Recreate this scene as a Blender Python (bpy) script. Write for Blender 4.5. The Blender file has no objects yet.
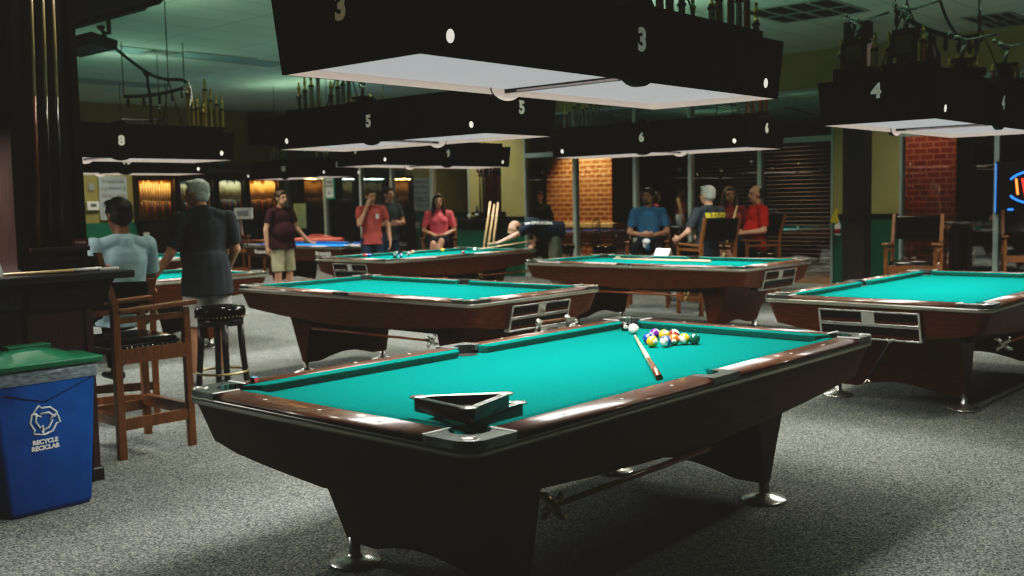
import bpy, bmesh, math, random
from mathutils import Vector, Matrix, Quaternion
from mathutils.bvhtree import BVHTree
random.seed(7)
PI = math.pi
scn = bpy.context.scene
COL = scn.collection

# ------------------------------------------------------------------ camera geometry
FPX, PITCH, ROLL, CAMH, HEAD = 1032.4, math.radians(4.79), math.radians(-1.17), 1.498, math.radians(48.32)
FW = Vector((math.sin(HEAD), math.cos(HEAD))); RT = Vector((math.cos(HEAD), -math.sin(HEAD)))

def ray(px, py):
    """direction of the view ray through a pixel of the photograph, per metre of depth"""
    c, s = math.cos(ROLL), math.sin(ROLL)
    a, b = px - 512, py - 288
    X = c*a + s*b; Y = -s*a + c*b
    fw = math.cos(PITCH)*FPX - math.sin(PITCH)*Y
    up = -math.sin(PITCH)*FPX - math.cos(PITCH)*Y
    d = X*RT + fw*FW
    return Vector((d.x, d.y, up)) / fw
O = Vector((0, 0, CAMH))
def on_z(px, py, z): r = ray(px, py); return O + r*((z-CAMH)/r.z)
def on_x(px, py, x): r = ray(px, py); return O + r*(x/r.x)
def on_y(px, py, y): r = ray(px, py); return O + r*(y/r.y)
def on_d(px, py, d): return O + ray(px, py)*d
FZ = .035                               # floor level
def stand_at(px, d):
    p = on_d(px, 300, d*.977); return Vector((p.x, p.y, FZ))

# ------------------------------------------------------------------ materials
MATS = {}
def mat(name, col, rough=.6, metal=0.0, var=.0, scale=8, bump=0.0, coat=0.0, emit=None, es=0.0, spec=.5, stretch=None, col2=None):
    if name in MATS: return MATS[name]
    m = bpy.data.materials.new(name); m.use_nodes = True
    nt = m.node_tree; b = nt.nodes['Principled BSDF']
    b.inputs['Base Color'].default_value = (*col, 1)
    b.inputs['Roughness'].default_value = rough
    b.inputs['Metallic'].default_value = metal
    b.inputs['Specular IOR Level'].default_value = spec
    b.inputs['Coat Weight'].default_value = coat
    b.inputs['Coat Roughness'].default_value = .12
    if emit: b.inputs['Emission Color'].default_value = (*emit, 1); b.inputs['Emission Strength'].default_value = es
    if var or bump:
        tc = nt.nodes.new('ShaderNodeTexCoord'); n = nt.nodes.new('ShaderNodeTexNoise')
        n.inputs['Scale'].default_value = scale; n.inputs['Detail'].default_value = 4
        src = tc.outputs['Object']
        if stretch:
            mp = nt.nodes.new('ShaderNodeMapping'); mp.inputs['Scale'].default_value = stretch
            nt.links.new(src, mp.inputs['Vector']); src = mp.outputs['Vector']
        nt.links.new(src, n.inputs['Vector'])
        if var:
            r = nt.nodes.new('ShaderNodeValToRGB')
            c2 = col2 or tuple(min(1, c*(1+var)) for c in col)
            r.color_ramp.elements[0].color = (*[c*(1-var) for c in col], 1); r.color_ramp.elements[0].position = .3
            r.color_ramp.elements[1].color = (*c2, 1); r.color_ramp.elements[1].position = .7
            nt.links.new(n.outputs['Fac'], r.inputs['Fac']); nt.links.new(r.outputs['Color'], b.inputs['Base Color'])
        if bump:
            bp = nt.nodes.new('ShaderNodeBump'); bp.inputs['Strength'].default_value = bump; bp.inputs['Distance'].default_value = .01
            nt.links.new(n.outputs['Fac'], bp.inputs['Height']); nt.links.new(bp.outputs['Normal'], b.inputs['Normal'])
    MATS[name] = m
    return m

M_cloth = mat('green_cloth', (.0, .146, .130), 1.0, var=.05, scale=60, bump=.05, spec=.0)
M_blue_cloth = mat('blue_cloth', (.005, .12, .36), .95, var=.05, scale=60, spec=.1)
M_rail = mat('rail_walnut', (.115, .048, .028), .35, var=.4, scale=9, stretch=(1.5, 14, 14), coat=.55, spec=.3)
M_cab = mat('cabinet_walnut', (.108, .034, .012), .42, var=.32, scale=7, stretch=(1.2, 1.2, 12), spec=.25)
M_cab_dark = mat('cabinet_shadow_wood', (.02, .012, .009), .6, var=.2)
M_cast = mat('casting_metal', (.30, .32, .30), .25, .85, var=.3, scale=14)
M_trim = mat('rail_trim_metal', (.46, .46, .40), .33, .85, var=.1)
M_chrome = mat('brushed_chrome', (.62, .62, .58), .25, .9, var=.06, scale=20)
M_pearl = mat('pearl_inlay', (.85, .85, .8), .3)
M_black = mat('black_leather', (.005, .005, .005), .15, var=.2, scale=30, bump=.04, spec=.13)
M_rubber = mat('black_rubber', (.008, .008, .008), .7, var=.15)
M_fix = mat('fixture_black_paint', (.0028, .0024, .002), .6, var=.15, scale=5, spec=.12)
M_fixrim = mat('fixture_pale_wood_glow', (.62, .50, .42), .5, var=.15, scale=12, stretch=(1, 8, 8), emit=(1, .80, .68), es=.34)  # emission stands in for tube light falling on the rim and boss backs
M_panel = mat('diffuser_panel', (.10, .10, .10), .5, emit=(1.0, .97, 1.0), es=.36, var=.02)
M_hole = mat('lit_hole', (.8, .75, .65), .4, emit=(1, .92, .8), es=.75, var=.02)
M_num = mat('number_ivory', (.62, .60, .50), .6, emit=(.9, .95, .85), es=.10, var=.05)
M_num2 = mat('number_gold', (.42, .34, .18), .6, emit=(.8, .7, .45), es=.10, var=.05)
M_oak = mat('golden_oak', (.150, .062, .020), .42, var=.3, scale=7, stretch=(9, 9, 1.5), coat=.15)
M_mahog = mat('dark_mahogany', (.024, .012, .009), .4, var=.35, scale=6, stretch=(9, 9, 1), coat=.1, spec=.25)
M_mahog_r = mat('red_mahogany', (.055, .018, .014), .4, var=.3, scale=6, stretch=(9, 9, 1), coat=.2)
M_ebony = mat('ebony_wood', (.016, .012, .011), .4, var=.3, scale=8, stretch=(9, 9, 1), coat=.2)
M_brass = mat('aged_brass', (.42, .34, .18), .35, .9, var=.15)
M_maple = mat('maple_shaft', (.72, .53, .30), .35, var=.12, scale=10, stretch=(1, 1, 1), coat=.3)
M_cuebutt = mat('cue_butt_wood', (.20, .055, .02), .3, var=.3, scale=15, coat=.5)
M_cuedark = mat('cue_butt_black', (.015, .012, .012), .3, var=.3, scale=15, coat=.5)
M_white = mat('white_plastic', (.9, .9, .88), .35, var=.03)
M_ivory = mat('ivory_ball', (.86, .83, .74), .12, var=.02, coat=.5)
M_blue = mat('bin_blue_plastic', (.0004, .082, .27), .6, var=.12, scale=12, bump=.02, spec=.05)
M_green = mat('bin_green_lid', (.012, .17, .085), .38, var=.15, scale=12)
M_film = mat('bin_liner_film', (.22, .27, .30), .3, var=.5, scale=25, bump=.6, stretch=(1, 1, 3))
M_yellow = mat('yellow_wall_paint', (.46, .41, .19), .8, var=.06, scale=3)
M_greenw = mat('green_wall_paint', (.01, .16, .10), .7, var=.1, scale=3)
M_frame = mat('window_frame_aluminium', (.50, .57, .55), .45, .2, var=.08)
M_gold = mat('trophy_gold', (.55, .42, .16), .3, .9, var=.15)
M_silver = mat('trophy_silver', (.5, .5, .46), .25, .9, var=.2, scale=30)
M_copper = mat('trophy_copper', (.42, .18, .09), .3, .85, var=.4, scale=40)
M_marble = mat('trophy_black_base', (.015, .014, .013), .25, var=.4, scale=20)
M_wire = mat('black_wire', (.008, .008, .008), .6, var=.1)
M_paper = mat('white_paper', (.75, .76, .74), .8, var=.03)
M_teal = mat('teal_frame', (.01, .30, .22), .6, var=.05)
M_board = mat('whiteboard', (.42, .47, .47), .35, var=.12, scale=5)
M_grey_ink = mat('grey_ink', (.06, .065, .08), .8, var=.1)
M_red_ink = mat('dull_red_ink', (.22, .08, .09), .8, var=.1)
M_glassware = mat('tumbler_glass', (.55, .60, .60), .1, var=.05); MATS['tumbler_glass'].node_tree.nodes['Principled BSDF'].inputs['Alpha'].default_value = .55

# carpet: fine mottled grey-green pile
def carpet():
    m = bpy.data.materials.new('mottled_carpet'); m.use_nodes = True
    nt = m.node_tree; b = nt.nodes['Principled BSDF']; b.inputs['Roughness'].default_value = 1; b.inputs['Specular IOR Level'].default_value = .05
    tc = nt.nodes.new('ShaderNodeTexCoord')
    def noise(sc, det, rough=.6):
        n = nt.nodes.new('ShaderNodeTexNoise'); n.inputs['Scale'].default_value = sc; n.inputs['Detail'].default_value = det
        n.inputs['Roughness'].default_value = rough; nt.links.new(tc.outputs['Object'], n.inputs['Vector']); return n
    n1, n2, n3 = noise(95, 3, .75), noise(1.1, 2), noise(140, 2)
    r = nt.nodes.new('ShaderNodeValToRGB'); e = r.color_ramp.elements
    e[0].position = .36; e[0].color = (.042, .056, .062, 1); e[1].position = .64; e[1].color = (.43, .425, .38, 1)
    k = r.color_ramp.elements.new(.5); k.color = (.175, .195, .190, 1)
    nt.links.new(n1.outputs['Fac'], r.inputs['Fac'])
    mx = nt.nodes.new('ShaderNodeMix'); mx.data_type = 'RGBA'; mx.blend_type = 'MULTIPLY'; mx.inputs[0].default_value = .55
    r2 = nt.nodes.new('ShaderNodeValToRGB'); r2.color_ramp.elements[0].position = .3; r2.color_ramp.elements[0].color = (.62, .64, .62, 1); r2.color_ramp.elements[1].position = .7
    nt.links.new(n2.outputs['Fac'], r2.inputs['Fac'])
    nt.links.new(r.outputs['Color'], mx.inputs[6]); nt.links.new(r2.outputs['Color'], mx.inputs[7]); nt.links.new(mx.outputs[2], b.inputs['Base Color'])
    bp = nt.nodes.new('ShaderNodeBump'); bp.inputs['Strength'].default_value = .3; bp.inputs['Distance'].default_value = .003
    nt.links.new(n3.outputs['Fac'], bp.inputs['Height']); nt.links.new(bp.outputs['Normal'], b.inputs['Normal'])
    return m
def ceiling_mat():
    m = bpy.data.materials.new('ceiling_tile'); m.use_nodes = True
    nt = m.node_tree; b = nt.nodes['Principled BSDF']; b.inputs['Roughness'].default_value = .9; b.inputs['Specular IOR Level'].default_value = .1
    tc = nt.nodes.new('ShaderNodeTexCoord'); br = nt.nodes.new('ShaderNodeTexBrick')
    br.offset = 0; br.inputs['Scale'].default_value = 1; br.inputs['Brick Width'].default_value = 1.22; br.inputs['Row Height'].default_value = .61
    br.inputs['Mortar Size'].default_value = .012; br.inputs['Color1'].default_value = (.50, .60, .52, 1); br.inputs['Color2'].default_value = (.46, .56, .48, 1); br.inputs['Mortar'].default_value = (.36, .44, .38, 1)
    nt.links.new(tc.outputs['Object'], br.inputs['Vector'])
    n = nt.nodes.new('ShaderNodeTexNoise'); n.inputs['Scale'].default_value = .6; nt.links.new(tc.outputs['Object'], n.inputs['Vector'])
    mx = nt.nodes.new('ShaderNodeMix'); mx.data_type = 'RGBA'; mx.blend_type = 'MULTIPLY'; mx.inputs[0].default_value = .5
    nt.links.new(br.outputs['Color'], mx.inputs[6]); nt.links.new(n.outputs['Color'], mx.inputs[7]); nt.links.new(br.outputs['Color'], b.inputs['Base Color'])
    return m
def brick_mat(name, c1, c2, mo):
    m = bpy.data.materials.new(name); m.use_nodes = True
    nt = m.node_tree; b = nt.nodes['Principled BSDF']; b.inputs['Roughness'].default_value = .9
    tc = nt.nodes.new('ShaderNodeTexCoord'); sp = nt.nodes.new('ShaderNodeSeparateXYZ'); cb = nt.nodes.new('ShaderNodeCombineXYZ')
    ad = nt.nodes.new('ShaderNodeMath'); ad.operation = 'ADD'
    nt.links.new(tc.outputs['Object'], sp.inputs[0]); nt.links.new(sp.outputs[0], ad.inputs[0]); nt.links.new(sp.outputs[1], ad.inputs[1])
    nt.links.new(ad.outputs[0], cb.inputs[0]); nt.links.new(sp.outputs[2], cb.inputs[1])
    br = nt.nodes.new('ShaderNodeTexBrick'); br.inputs['Scale'].default_value = 1; br.inputs['Brick Width'].default_value = .215; br.inputs['Row Height'].default_value = .098
    br.inputs['Mortar Size'].default_value = .011; br.inputs['Color1'].default_value = (*c1, 1); br.inputs['Color2'].default_value = (*c2, 1); br.inputs['Mortar'].default_value = (*mo, 1)
    nt.links.new(cb.outputs[0], br.inputs['Vector']); nt.links.new(br.outputs['Color'], b.inputs['Base Color'])
    bp = nt.nodes.new('ShaderNodeBump'); bp.inputs['Strength'].default_value = .6; bp.inputs['Distance'].default_value = .01; bp.invert = True
    nt.links.new(br.outputs['Fac'], bp.inputs['Height']); nt.links.new(bp.outputs['Normal'], b.inputs['Normal'])
    return m
def glass_mat():
    m = bpy.data.materials.new('night_window_glass'); m.use_nodes = True
    nt = m.node_tree; nt.nodes.clear()
    out = nt.nodes.new('ShaderNodeOutputMaterial'); tr = nt.nodes.new('ShaderNodeBsdfTransparent'); gl = nt.nodes.new('ShaderNodeBsdfGlossy')
    tr.inputs[0].default_value = (.78, .82, .80, 1); gl.inputs['Roughness'].default_value = .015
    lw = nt.nodes.new('ShaderNodeLayerWeight'); lw.inputs['Blend'].default_value = .5
    pw = nt.nodes.new('ShaderNodeMath'); pw.operation = 'POWER'; pw.inputs[1].default_value = 3.0; nt.links.new(lw.outputs['Facing'], pw.inputs[0])
    fr = nt.nodes.new('ShaderNodeMath'); fr.operation = 'MULTIPLY_ADD'; fr.inputs[1].default_value = .6; fr.inputs[2].default_value = .33; nt.links.new(pw.outputs[0], fr.inputs[0])
    mx = nt.nodes.new('ShaderNodeMixShader'); nt.links.new(fr.outputs[0], mx.inputs[0]); nt.links.new(tr.outputs[0], mx.inputs[1]); nt.links.new(gl.outputs[0], mx.inputs[2])
    nt.links.new(mx.outputs[0], out.inputs[0])
    return m
M_glass = glass_mat()

# ------------------------------------------------------------------ mesh builder
class MB:
    def __init__(s): s.v = []; s.f = []; s.m = []; s.sm = []
    def add(s, vs, fs, m=0, smooth=False):
        o = len(s.v); s.v += [tuple(p) for p in vs]
        for f in fs: s.f.append([i+o for i in f]); s.m.append(m); s.sm.append(smooth)
        return s
    def box(s, lo, hi, m=0, rot=None, piv=None):
        (x0, y0, z0), (x1, y1, z1) = lo, hi
        vs = [Vector(p) for p in ((x0,y0,z0),(x1,y0,z0),(x1,y1,z0),(x0,y1,z0),(x0,y0,z1),(x1,y0,z1),(x1,y1,z1),(x0,y1,z1))]
        if rot is not None:
            pv = Vector(piv) if piv is not None else (Vector(lo)+Vector(hi))/2
            vs = [rot @ (p-pv) + pv for p in vs]
        return s.add(vs, [(0,3,2,1),(4,5,6,7),(0,1,5,4),(1,2,6,5),(2,3,7,6),(3,0,4,7)], m)
    def hexa(s, bot, top, m=0):
        return s.add(list(bot)+list(top), [(0,3,2,1),(4,5,6,7),(0,1,5,4),(1,2,6,5),(2,3,7,6),(3,0,4,7)], m)
    def prism(s, poly, z0, z1, m=0, smooth=False):
        n = len(poly)
        vs = [(x, y, z0) for x, y in poly] + [(x, y, z1) for x, y in poly]
        s.add(vs, [tuple(range(n-1, -1, -1)), tuple(range(n, 2*n))], m)
        o = len(s.v)-2*n
        for i in range(n):
            j = (i+1) % n; s.f.append([o+i, o+j, o+n+j, o+n+i]); s.m.append(m); s.sm.append(smooth)
        return s
    def loft(s, rings, m=0, smooth=True, caps=True, closed=True):
        n = len(rings[0]); o = len(s.v)
        for r in rings: s.v += [tuple(p) for p in r]
        for k in range(len(rings)-1):
            for i in range(n if closed else n-1):
                j = (i+1) % n
                s.f.append([o+k*n+i, o+k*n+j, o+(k+1)*n+j, o+(k+1)*n+i]); s.m.append(m); s.sm.append(smooth)
        if caps:
            s.f.append([o+i for i in range(n-1, -1, -1)]); s.m.append(m); s.sm.append(False)
            b = o+(len(rings)-1)*n
            s.f.append([b+i for i in range(n)]); s.m.append(m); s.sm.append(False)
        return s
    def tube(s, pts, r, m=0, n=8, caps=True):
        pts = [Vector(p) for p in pts]; rr = r if isinstance(r, (list, tuple)) else [r]*len(pts)
        rings = []; prev = None
        for i, p in enumerate(pts):
            t = (pts[min(i+1, len(pts)-1)] - pts[max(i-1, 0)]).normalized()
            a = prev if prev is not None else (Vector((0,0,1)) if abs(t.z) < .9 else Vector((1,0,0)))
            a = (a - t*a.dot(t)).normalized(); prev = a; b = t.cross(a)
            rings.append([p + (a*math.cos(2*PI*k/n) + b*math.sin(2*PI*k/n))*rr[i] for k in range(n)])
        return s.loft(rings, m, True, caps)
    def lathe(s, prof, c=(0,0,0), n=20, m=0, axis=None):
        c = Vector(c); q = Matrix.Identity(3) if axis is None else Vector((0,0,1)).rotation_difference(Vector(axis)).to_matrix()
        rings = [[c + q @ Vector((r*math.cos(2*PI*k/n), r*math.sin(2*PI*k/n), z)) for k in range(n)] for r, z in prof]
        return s.loft(rings, m, True, True)
    def ball(s, c, r, m=0, nu=16, nv=10, q=None, mf=None):
        c = Vector(c); r = (r, r, r) if not isinstance(r, (tuple, list)) else r; o = len(s.v)
        P = []
        for i in range(nv+1):
            th = PI*i/nv
            for k in range(nu):
                ph = 2*PI*k/nu; P.append(Vector((math.sin(th)*math.cos(ph), math.sin(th)*math.sin(ph), math.cos(th))))
        for p in P:
            w = Vector((p.x*r[0], p.y*r[1], p.z*r[2]))
            s.v.append(tuple(c + (q @ w if q is not None else w)))
        for i in range(nv):
            for k in range(nu):
                k2 = (k+1) % nu
                f = [o+i*nu+k, o+(i+1)*nu+k, o+(i+1)*nu+k2, o+i*nu+k2]
                zc = math.cos(PI*(i+.5)/nv)
                s.f.append(f); s.m.append(mf(zc) if mf else m); s.sm.append(True)
        return s
    def limb(s, p0, p1, a, b, side=(0,1,0), flat=False, n=16, m=0, flat0=None, flat1=None):
        """tapered body segment with elliptical sections; a=(half width, half depth) at p0, b at p1"""
        p0, p1 = Vector(p0), Vector(p1); t = (p1-p0).normalized(); sd = Vector(side)
        sd = sd - t*sd.dot(t)
        if sd.length < 1e-4: sd = Vector((1,0,0)) - t*t.x
        sd.normalize(); fr = t.cross(sd)
        a = (a, a) if not isinstance(a, tuple) else a; b = (b, b) if not isinstance(b, tuple) else b
        f0 = flat if flat0 is None else flat0; f1 = flat if flat1 is None else flat1
        L = (p1-p0).length; st = []
        if not f0:
            for k in (80, 55, 28): st.append((-math.sin(math.radians(k))*min(a), math.cos(math.radians(k)), 0))
        for k in range(6): st.append((L*k/5, 1, k/5))
        if not f1:
            for k in (28, 55, 80): st.append((L+math.sin(math.radians(k))*min(b), math.cos(math.radians(k)), 1))
        rings = []
        for d, sc, w in st:
            ra = a[0]*(1-w)+b[0]*w; rb = a[1]*(1-w)+b[1]*w
            rings.append([p0+t*d+(sd*math.cos(2*PI*k/n)*ra+fr*math.sin(2*PI*k/n)*rb)*sc for k in range(n)])
        return s.loft(rings, m, True, True)
    def xf(s, M):
        s.v = [tuple(M @ Vector(p)) for p in s.v]; return s
    def mesh(s, name, mats):
        me = bpy.data.meshes.new(name); me.from_pydata(s.v, [], s.f)
        for x in (mats if isinstance(mats, (list, tuple)) else [mats]): me.materials.append(x)
        me.polygons.foreach_set('material_index', s.m); me.polygons.foreach_set('use_smooth', s.sm)
        bm = bmesh.new(); bm.from_mesh(me); bmesh.ops.recalc_face_normals(bm, faces=bm.faces); bm.to_mesh(me); bm.free()
        me.update(); return me
    def build(s, name, mats, parent=None, bevel=0, loc=None, rotz=0, seg=2):
        o = bpy.data.objects.new(name, s.mesh(name, mats)); COL.objects.link(o)
        if parent is not None: o.parent = parent
        if loc is not None: o.location = loc
        o.rotation_euler.z = rotz
        if bevel:
            bv = o.modifiers.new('Bevel', 'BEVEL'); bv.width = bevel; bv.segments = seg; bv.limit_method = 'ANGLE'; bv.angle_limit = math.radians(40)
        return o

def tag(o, label, cat, group=None, kind=None):
    if label: o['label'] = label
    if cat: o['category'] = cat
    if group: o['group'] = group
    if kind: o['kind'] = kind
    return o
def thing(name, label, cat, loc=(0,0,0), rz=0, group=None):
    o = bpy.data.objects.new(name, None); COL.objects.link(o); o.location = loc; o.rotation_euler.z = rz; o.empty_display_size = .1
    return tag(o, label, cat, group)
def struct(mb, name, m, label=None, **k):
    o = mb.build(name, m, **k); o['kind'] = 'structure'
    if label: o['label'] = label
    return o
def copy_tree(o, parent=None):
    c = o.copy(); COL.objects.link(c); c.parent = parent
    for ch in list(o.children): copy_tree(ch, c)
    return c
def text_obj(name, s, size, m, parent, M, bold=0.0, ext=.001, align='CENTER', spacing=1.0):
    """lettering as a mesh; M places it: letters read along local x, up along local y"""
    cu = bpy.data.curves.new(name, 'FONT'); cu.body = s; cu.size = size; cu.extrude = ext; cu.offset = bold
    cu.align_x = align; cu.align_y = 'CENTER'; cu.space_character = spacing; cu.resolution_u = 3
    t = bpy.data.objects.new(name, cu); COL.objects.link(t)
    dg = bpy.context.evaluated_depsgraph_get(); me = bpy.data.meshes.new_from_object(t.evaluated_get(dg))
    bpy.data.objects.remove(t); me.transform(M); me.materials.clear(); me.materials.append(m)
    o = bpy.data.objects.new(name, me); COL.objects.link(o); o.parent = parent
    return o
def basis(x, y, o):
    """matrix whose local x and y axes lie along x and y at o"""
    x = Vector(x).normalized(); y = Vector(y).normalized(); z = x.cross(y)
    return Matrix(((x.x, y.x, z.x, o[0]), (x.y, y.y, z.y, o[1]), (x.z, y.z, z.z, o[2]), (0, 0, 0, 1)))

# ================================================================== THE ROOM
WX, WY, CH = 15.26, 20.9, 3.73          # window wall, far cue wall, ceiling height
f = MB().box((-6, -8, -.05), (WX+.02, WY+.05, FZ)); struct(f, 'floor', carpet())
f = MB().box((-6, -8, CH), (WX+.2, WY+.2, CH+.05)); struct(f, 'ceiling', ceiling_mat())
# far wall with the cue cases: dull yellow above, dark green wainscot
f = MB().box((-6, WY, 1.22), (WX+.2, WY+.15, CH)); struct(f, 'wall_far', [mat('far_wall_paint', (.33, .29, .12), .85, var=.08, scale=3)])
f = MB().box((-6, WY-.012, 0), (WX+.2, WY+.15, 1.22)); struct(f, 'wall_far_wainscot', M_greenw)
# window wall: solid above the glazing, two piers of yellow over green
HZ, TZ, MZ = 2.33, 3.15, 2.42           # head of lower glazing, top of upper glazing, top of transom
f = MB().box((WX, -8, TZ), (WX+.2, WY+.2, CH)); struct(f, 'wall_window_side', [mat('window_wall_paint', (.40, .36, .14), .85, var=.06, scale=3)])
piers = [(13.2, 14.69), (5.88, 6.91)]
f = MB(); g = MB(); t = MB()
for a, b in piers:
    f.box((WX, a, 1.2), (WX+.2, b, TZ)); g.box((WX, a, 0), (WX+.2, b, 1.15)); t.box((WX-.03, a, 1.15), (WX+.2, b, 1.2))
struct(f, 'wall_pier_upper', M_yellow); struct(g, 'wall_pier_lower', M_greenw); struct(t, 'trim_chair_rail', M_ebony)
# glazing: post positions along y for each stretch of window
stretches = [(14.69, 20.9, [14.69, 15.8, 17.06, 18.1, 19.4, 20.9]), (6.91, 13.2, [6.91, 8.16, 9.47, 10.61, 11.97, 13.2]), (-2.0, 5.88, [5.88, 4.53, 3.2, 1.9, .6, -.7, -2.0])]
WI = 0
for a, b, posts in stretches:
    posts = sorted(posts)
    for i in range(len(posts)-1):
        WI += 1; y0, y1 = posts[i], posts[i+1]
        fr = MB(); w = .035
        fr.box((WX-.02, y0, 0), (WX+.10, y0+w, TZ)); fr.box((WX-.02, y1-w, 0), (WX+.10, y1, TZ))
        fr.box((WX-.015, y0+w, HZ), (WX+.09, y1-w, MZ)); fr.box((WX-.015, y0+w, 0), (WX+.09, y1-w, .10)); fr.box((WX-.015, y0+w, TZ-.04), (WX+.09, y1-w, TZ))
        r = struct(fr, 'window_%d' % WI, M_frame)
        for z0, z1 in ((.10, HZ), (MZ, TZ-.04)):
            p = MB().add([(WX+.03, y0+w, z0), (WX+.03, y1-w, z0), (WX+.03, y1-w, z1), (WX+.03, y0+w, z1)], [(0, 1, 2, 3)]).build('glass_pane', M_glass, r); p['kind'] = 'structure'
# the night outside: paving, two brick piers, a dark facade beyond the walk
f = MB().box((WX+.2, -12, -.06), (26, 26, -.02)); struct(f, 'ground_outside', mat('outside_paving', (.30, .22, .15), .9, var=.2, scale=2))
M_brick = brick_mat('warm_brick', (.30, .11, .045), (.20, .07, .03), (.55, .40, .24)); M_brick2 = brick_mat('red_brick', (.20, .06, .035), (.15, .045, .03), (.32, .20, .15))
M_stone = mat('cast_stone', (.60, .50, .36), .8, var=.1)
for k, (y0, y1, x0, x1, m, wd) in enumerate([(12.60, 14.35, 17.3, 18.3, M_brick, 'broad brick pier outside the glass, warmly lit from above, with a stone ledge'),
                                   (5.75, 6.78, 17.3, 18.3, M_brick2, 'dim reddish brick pier outside the glass behind the round bar table')]):
    r = thing('brick_pier', wd, 'brick pillar', ((x0+x1)/2, (y0+y1)/2, -.02))
    cx, cy = (x0+x1)/2, (y0+y1)/2
    MB().box((x0-cx, y0-cy, 0), (x1-cx, y1-cy, 3.8)).build('brick_shaft', m, r)
    MB().box((x0-cx-.07, y0-cy-.07, .93), (x1-cx+.07, y1-cy+.07, 1.04)).build('stone_ledge', M_stone, r, bevel=.015)
f = MB().box((25, -12, -.06), (25.2, 26, 6)); struct(f, 'wall_across_the_walk', mat('night_facade', (.012, .012, .011), .9, var=.3, scale=.5))
f = MB().box((WX+.2, -12, 3.8), (25.2, 26, 3.9)); struct(f, 'ceiling_outside_canopy', mat('night_canopy', (.02, .02, .02), .9, var=.2))

# ceiling vents, troffers
def vent(px, py, wx, wy, label, dark=True):
    c = on_z(px, py, CH)
    r = thing('ceiling_vent', label, 'vent', (c.x, c.y, CH), 0, None)
    mb = MB(); t = .04
    mb.box((-wx/2, -wy/2, -.012), (wx/2, -wy/2+t, 0)); mb.box((-wx/2, wy/2-t, -.012), (wx/2, wy/2, 0)); mb.box((-wx/2, -wy/2+t, -.012), (-wx/2+t, wy/2-t, 0)); mb.box((wx/2-t, -wy/2+t, -.012), (wx/2, wy/2-t, 0))
    mb.build('vent_frame', mat('vent_frame_paint', (.30, .34, .30), .7, var=.05), r)
    MB().box((-wx/2+t, -wy/2+t, -.006), (wx/2-t, wy/2-t, -.001)).build('backing', mat('vent_shadow', (.02, .025, .025), .9, var=.1) if dark else mat('pale_diffuser', (.22, .36, .36), .7, var=.08), r)
    if dark:
        mb = MB()
        for k in (-1, 0, 1): mb.box((-wx/2+t, k*wy/4-.02, -.02), (wx/2-t, k*wy/4+.02, -.006))
        mb.box((-.02, -wy/2+t, -.02), (.02, wy/2-t, -.006)); mb.build('louvre', mat('vent_frame_paint', (.3, .34, .3)), r)
vent(805, 11, 1.15, 1.15, 'square ceiling vent with dark louvres near the yellow wall')
vent(1000, 20, 1.2, .6, 'long dim ceiling vent close to the window wall above the neon sign', True)
vent(212, 57, 1.2, .6, 'pale turquoise ceiling panel over the table by the cue cases', False)
vent(105, 82, 2.2, .6, 'long pale ceiling panel farthest back near the cue wall', False)
vent(160, 52, .5, .4, 'small dark ceiling grille beside the pale turquoise panel', True)
vent(120, 49, 1.0, .6, 'pale ceiling panel behind the hanging screen', False)
vent(262, 63, .7, .5, 'dim ceiling panel above the trophies of the fifth lamp', False)

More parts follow.
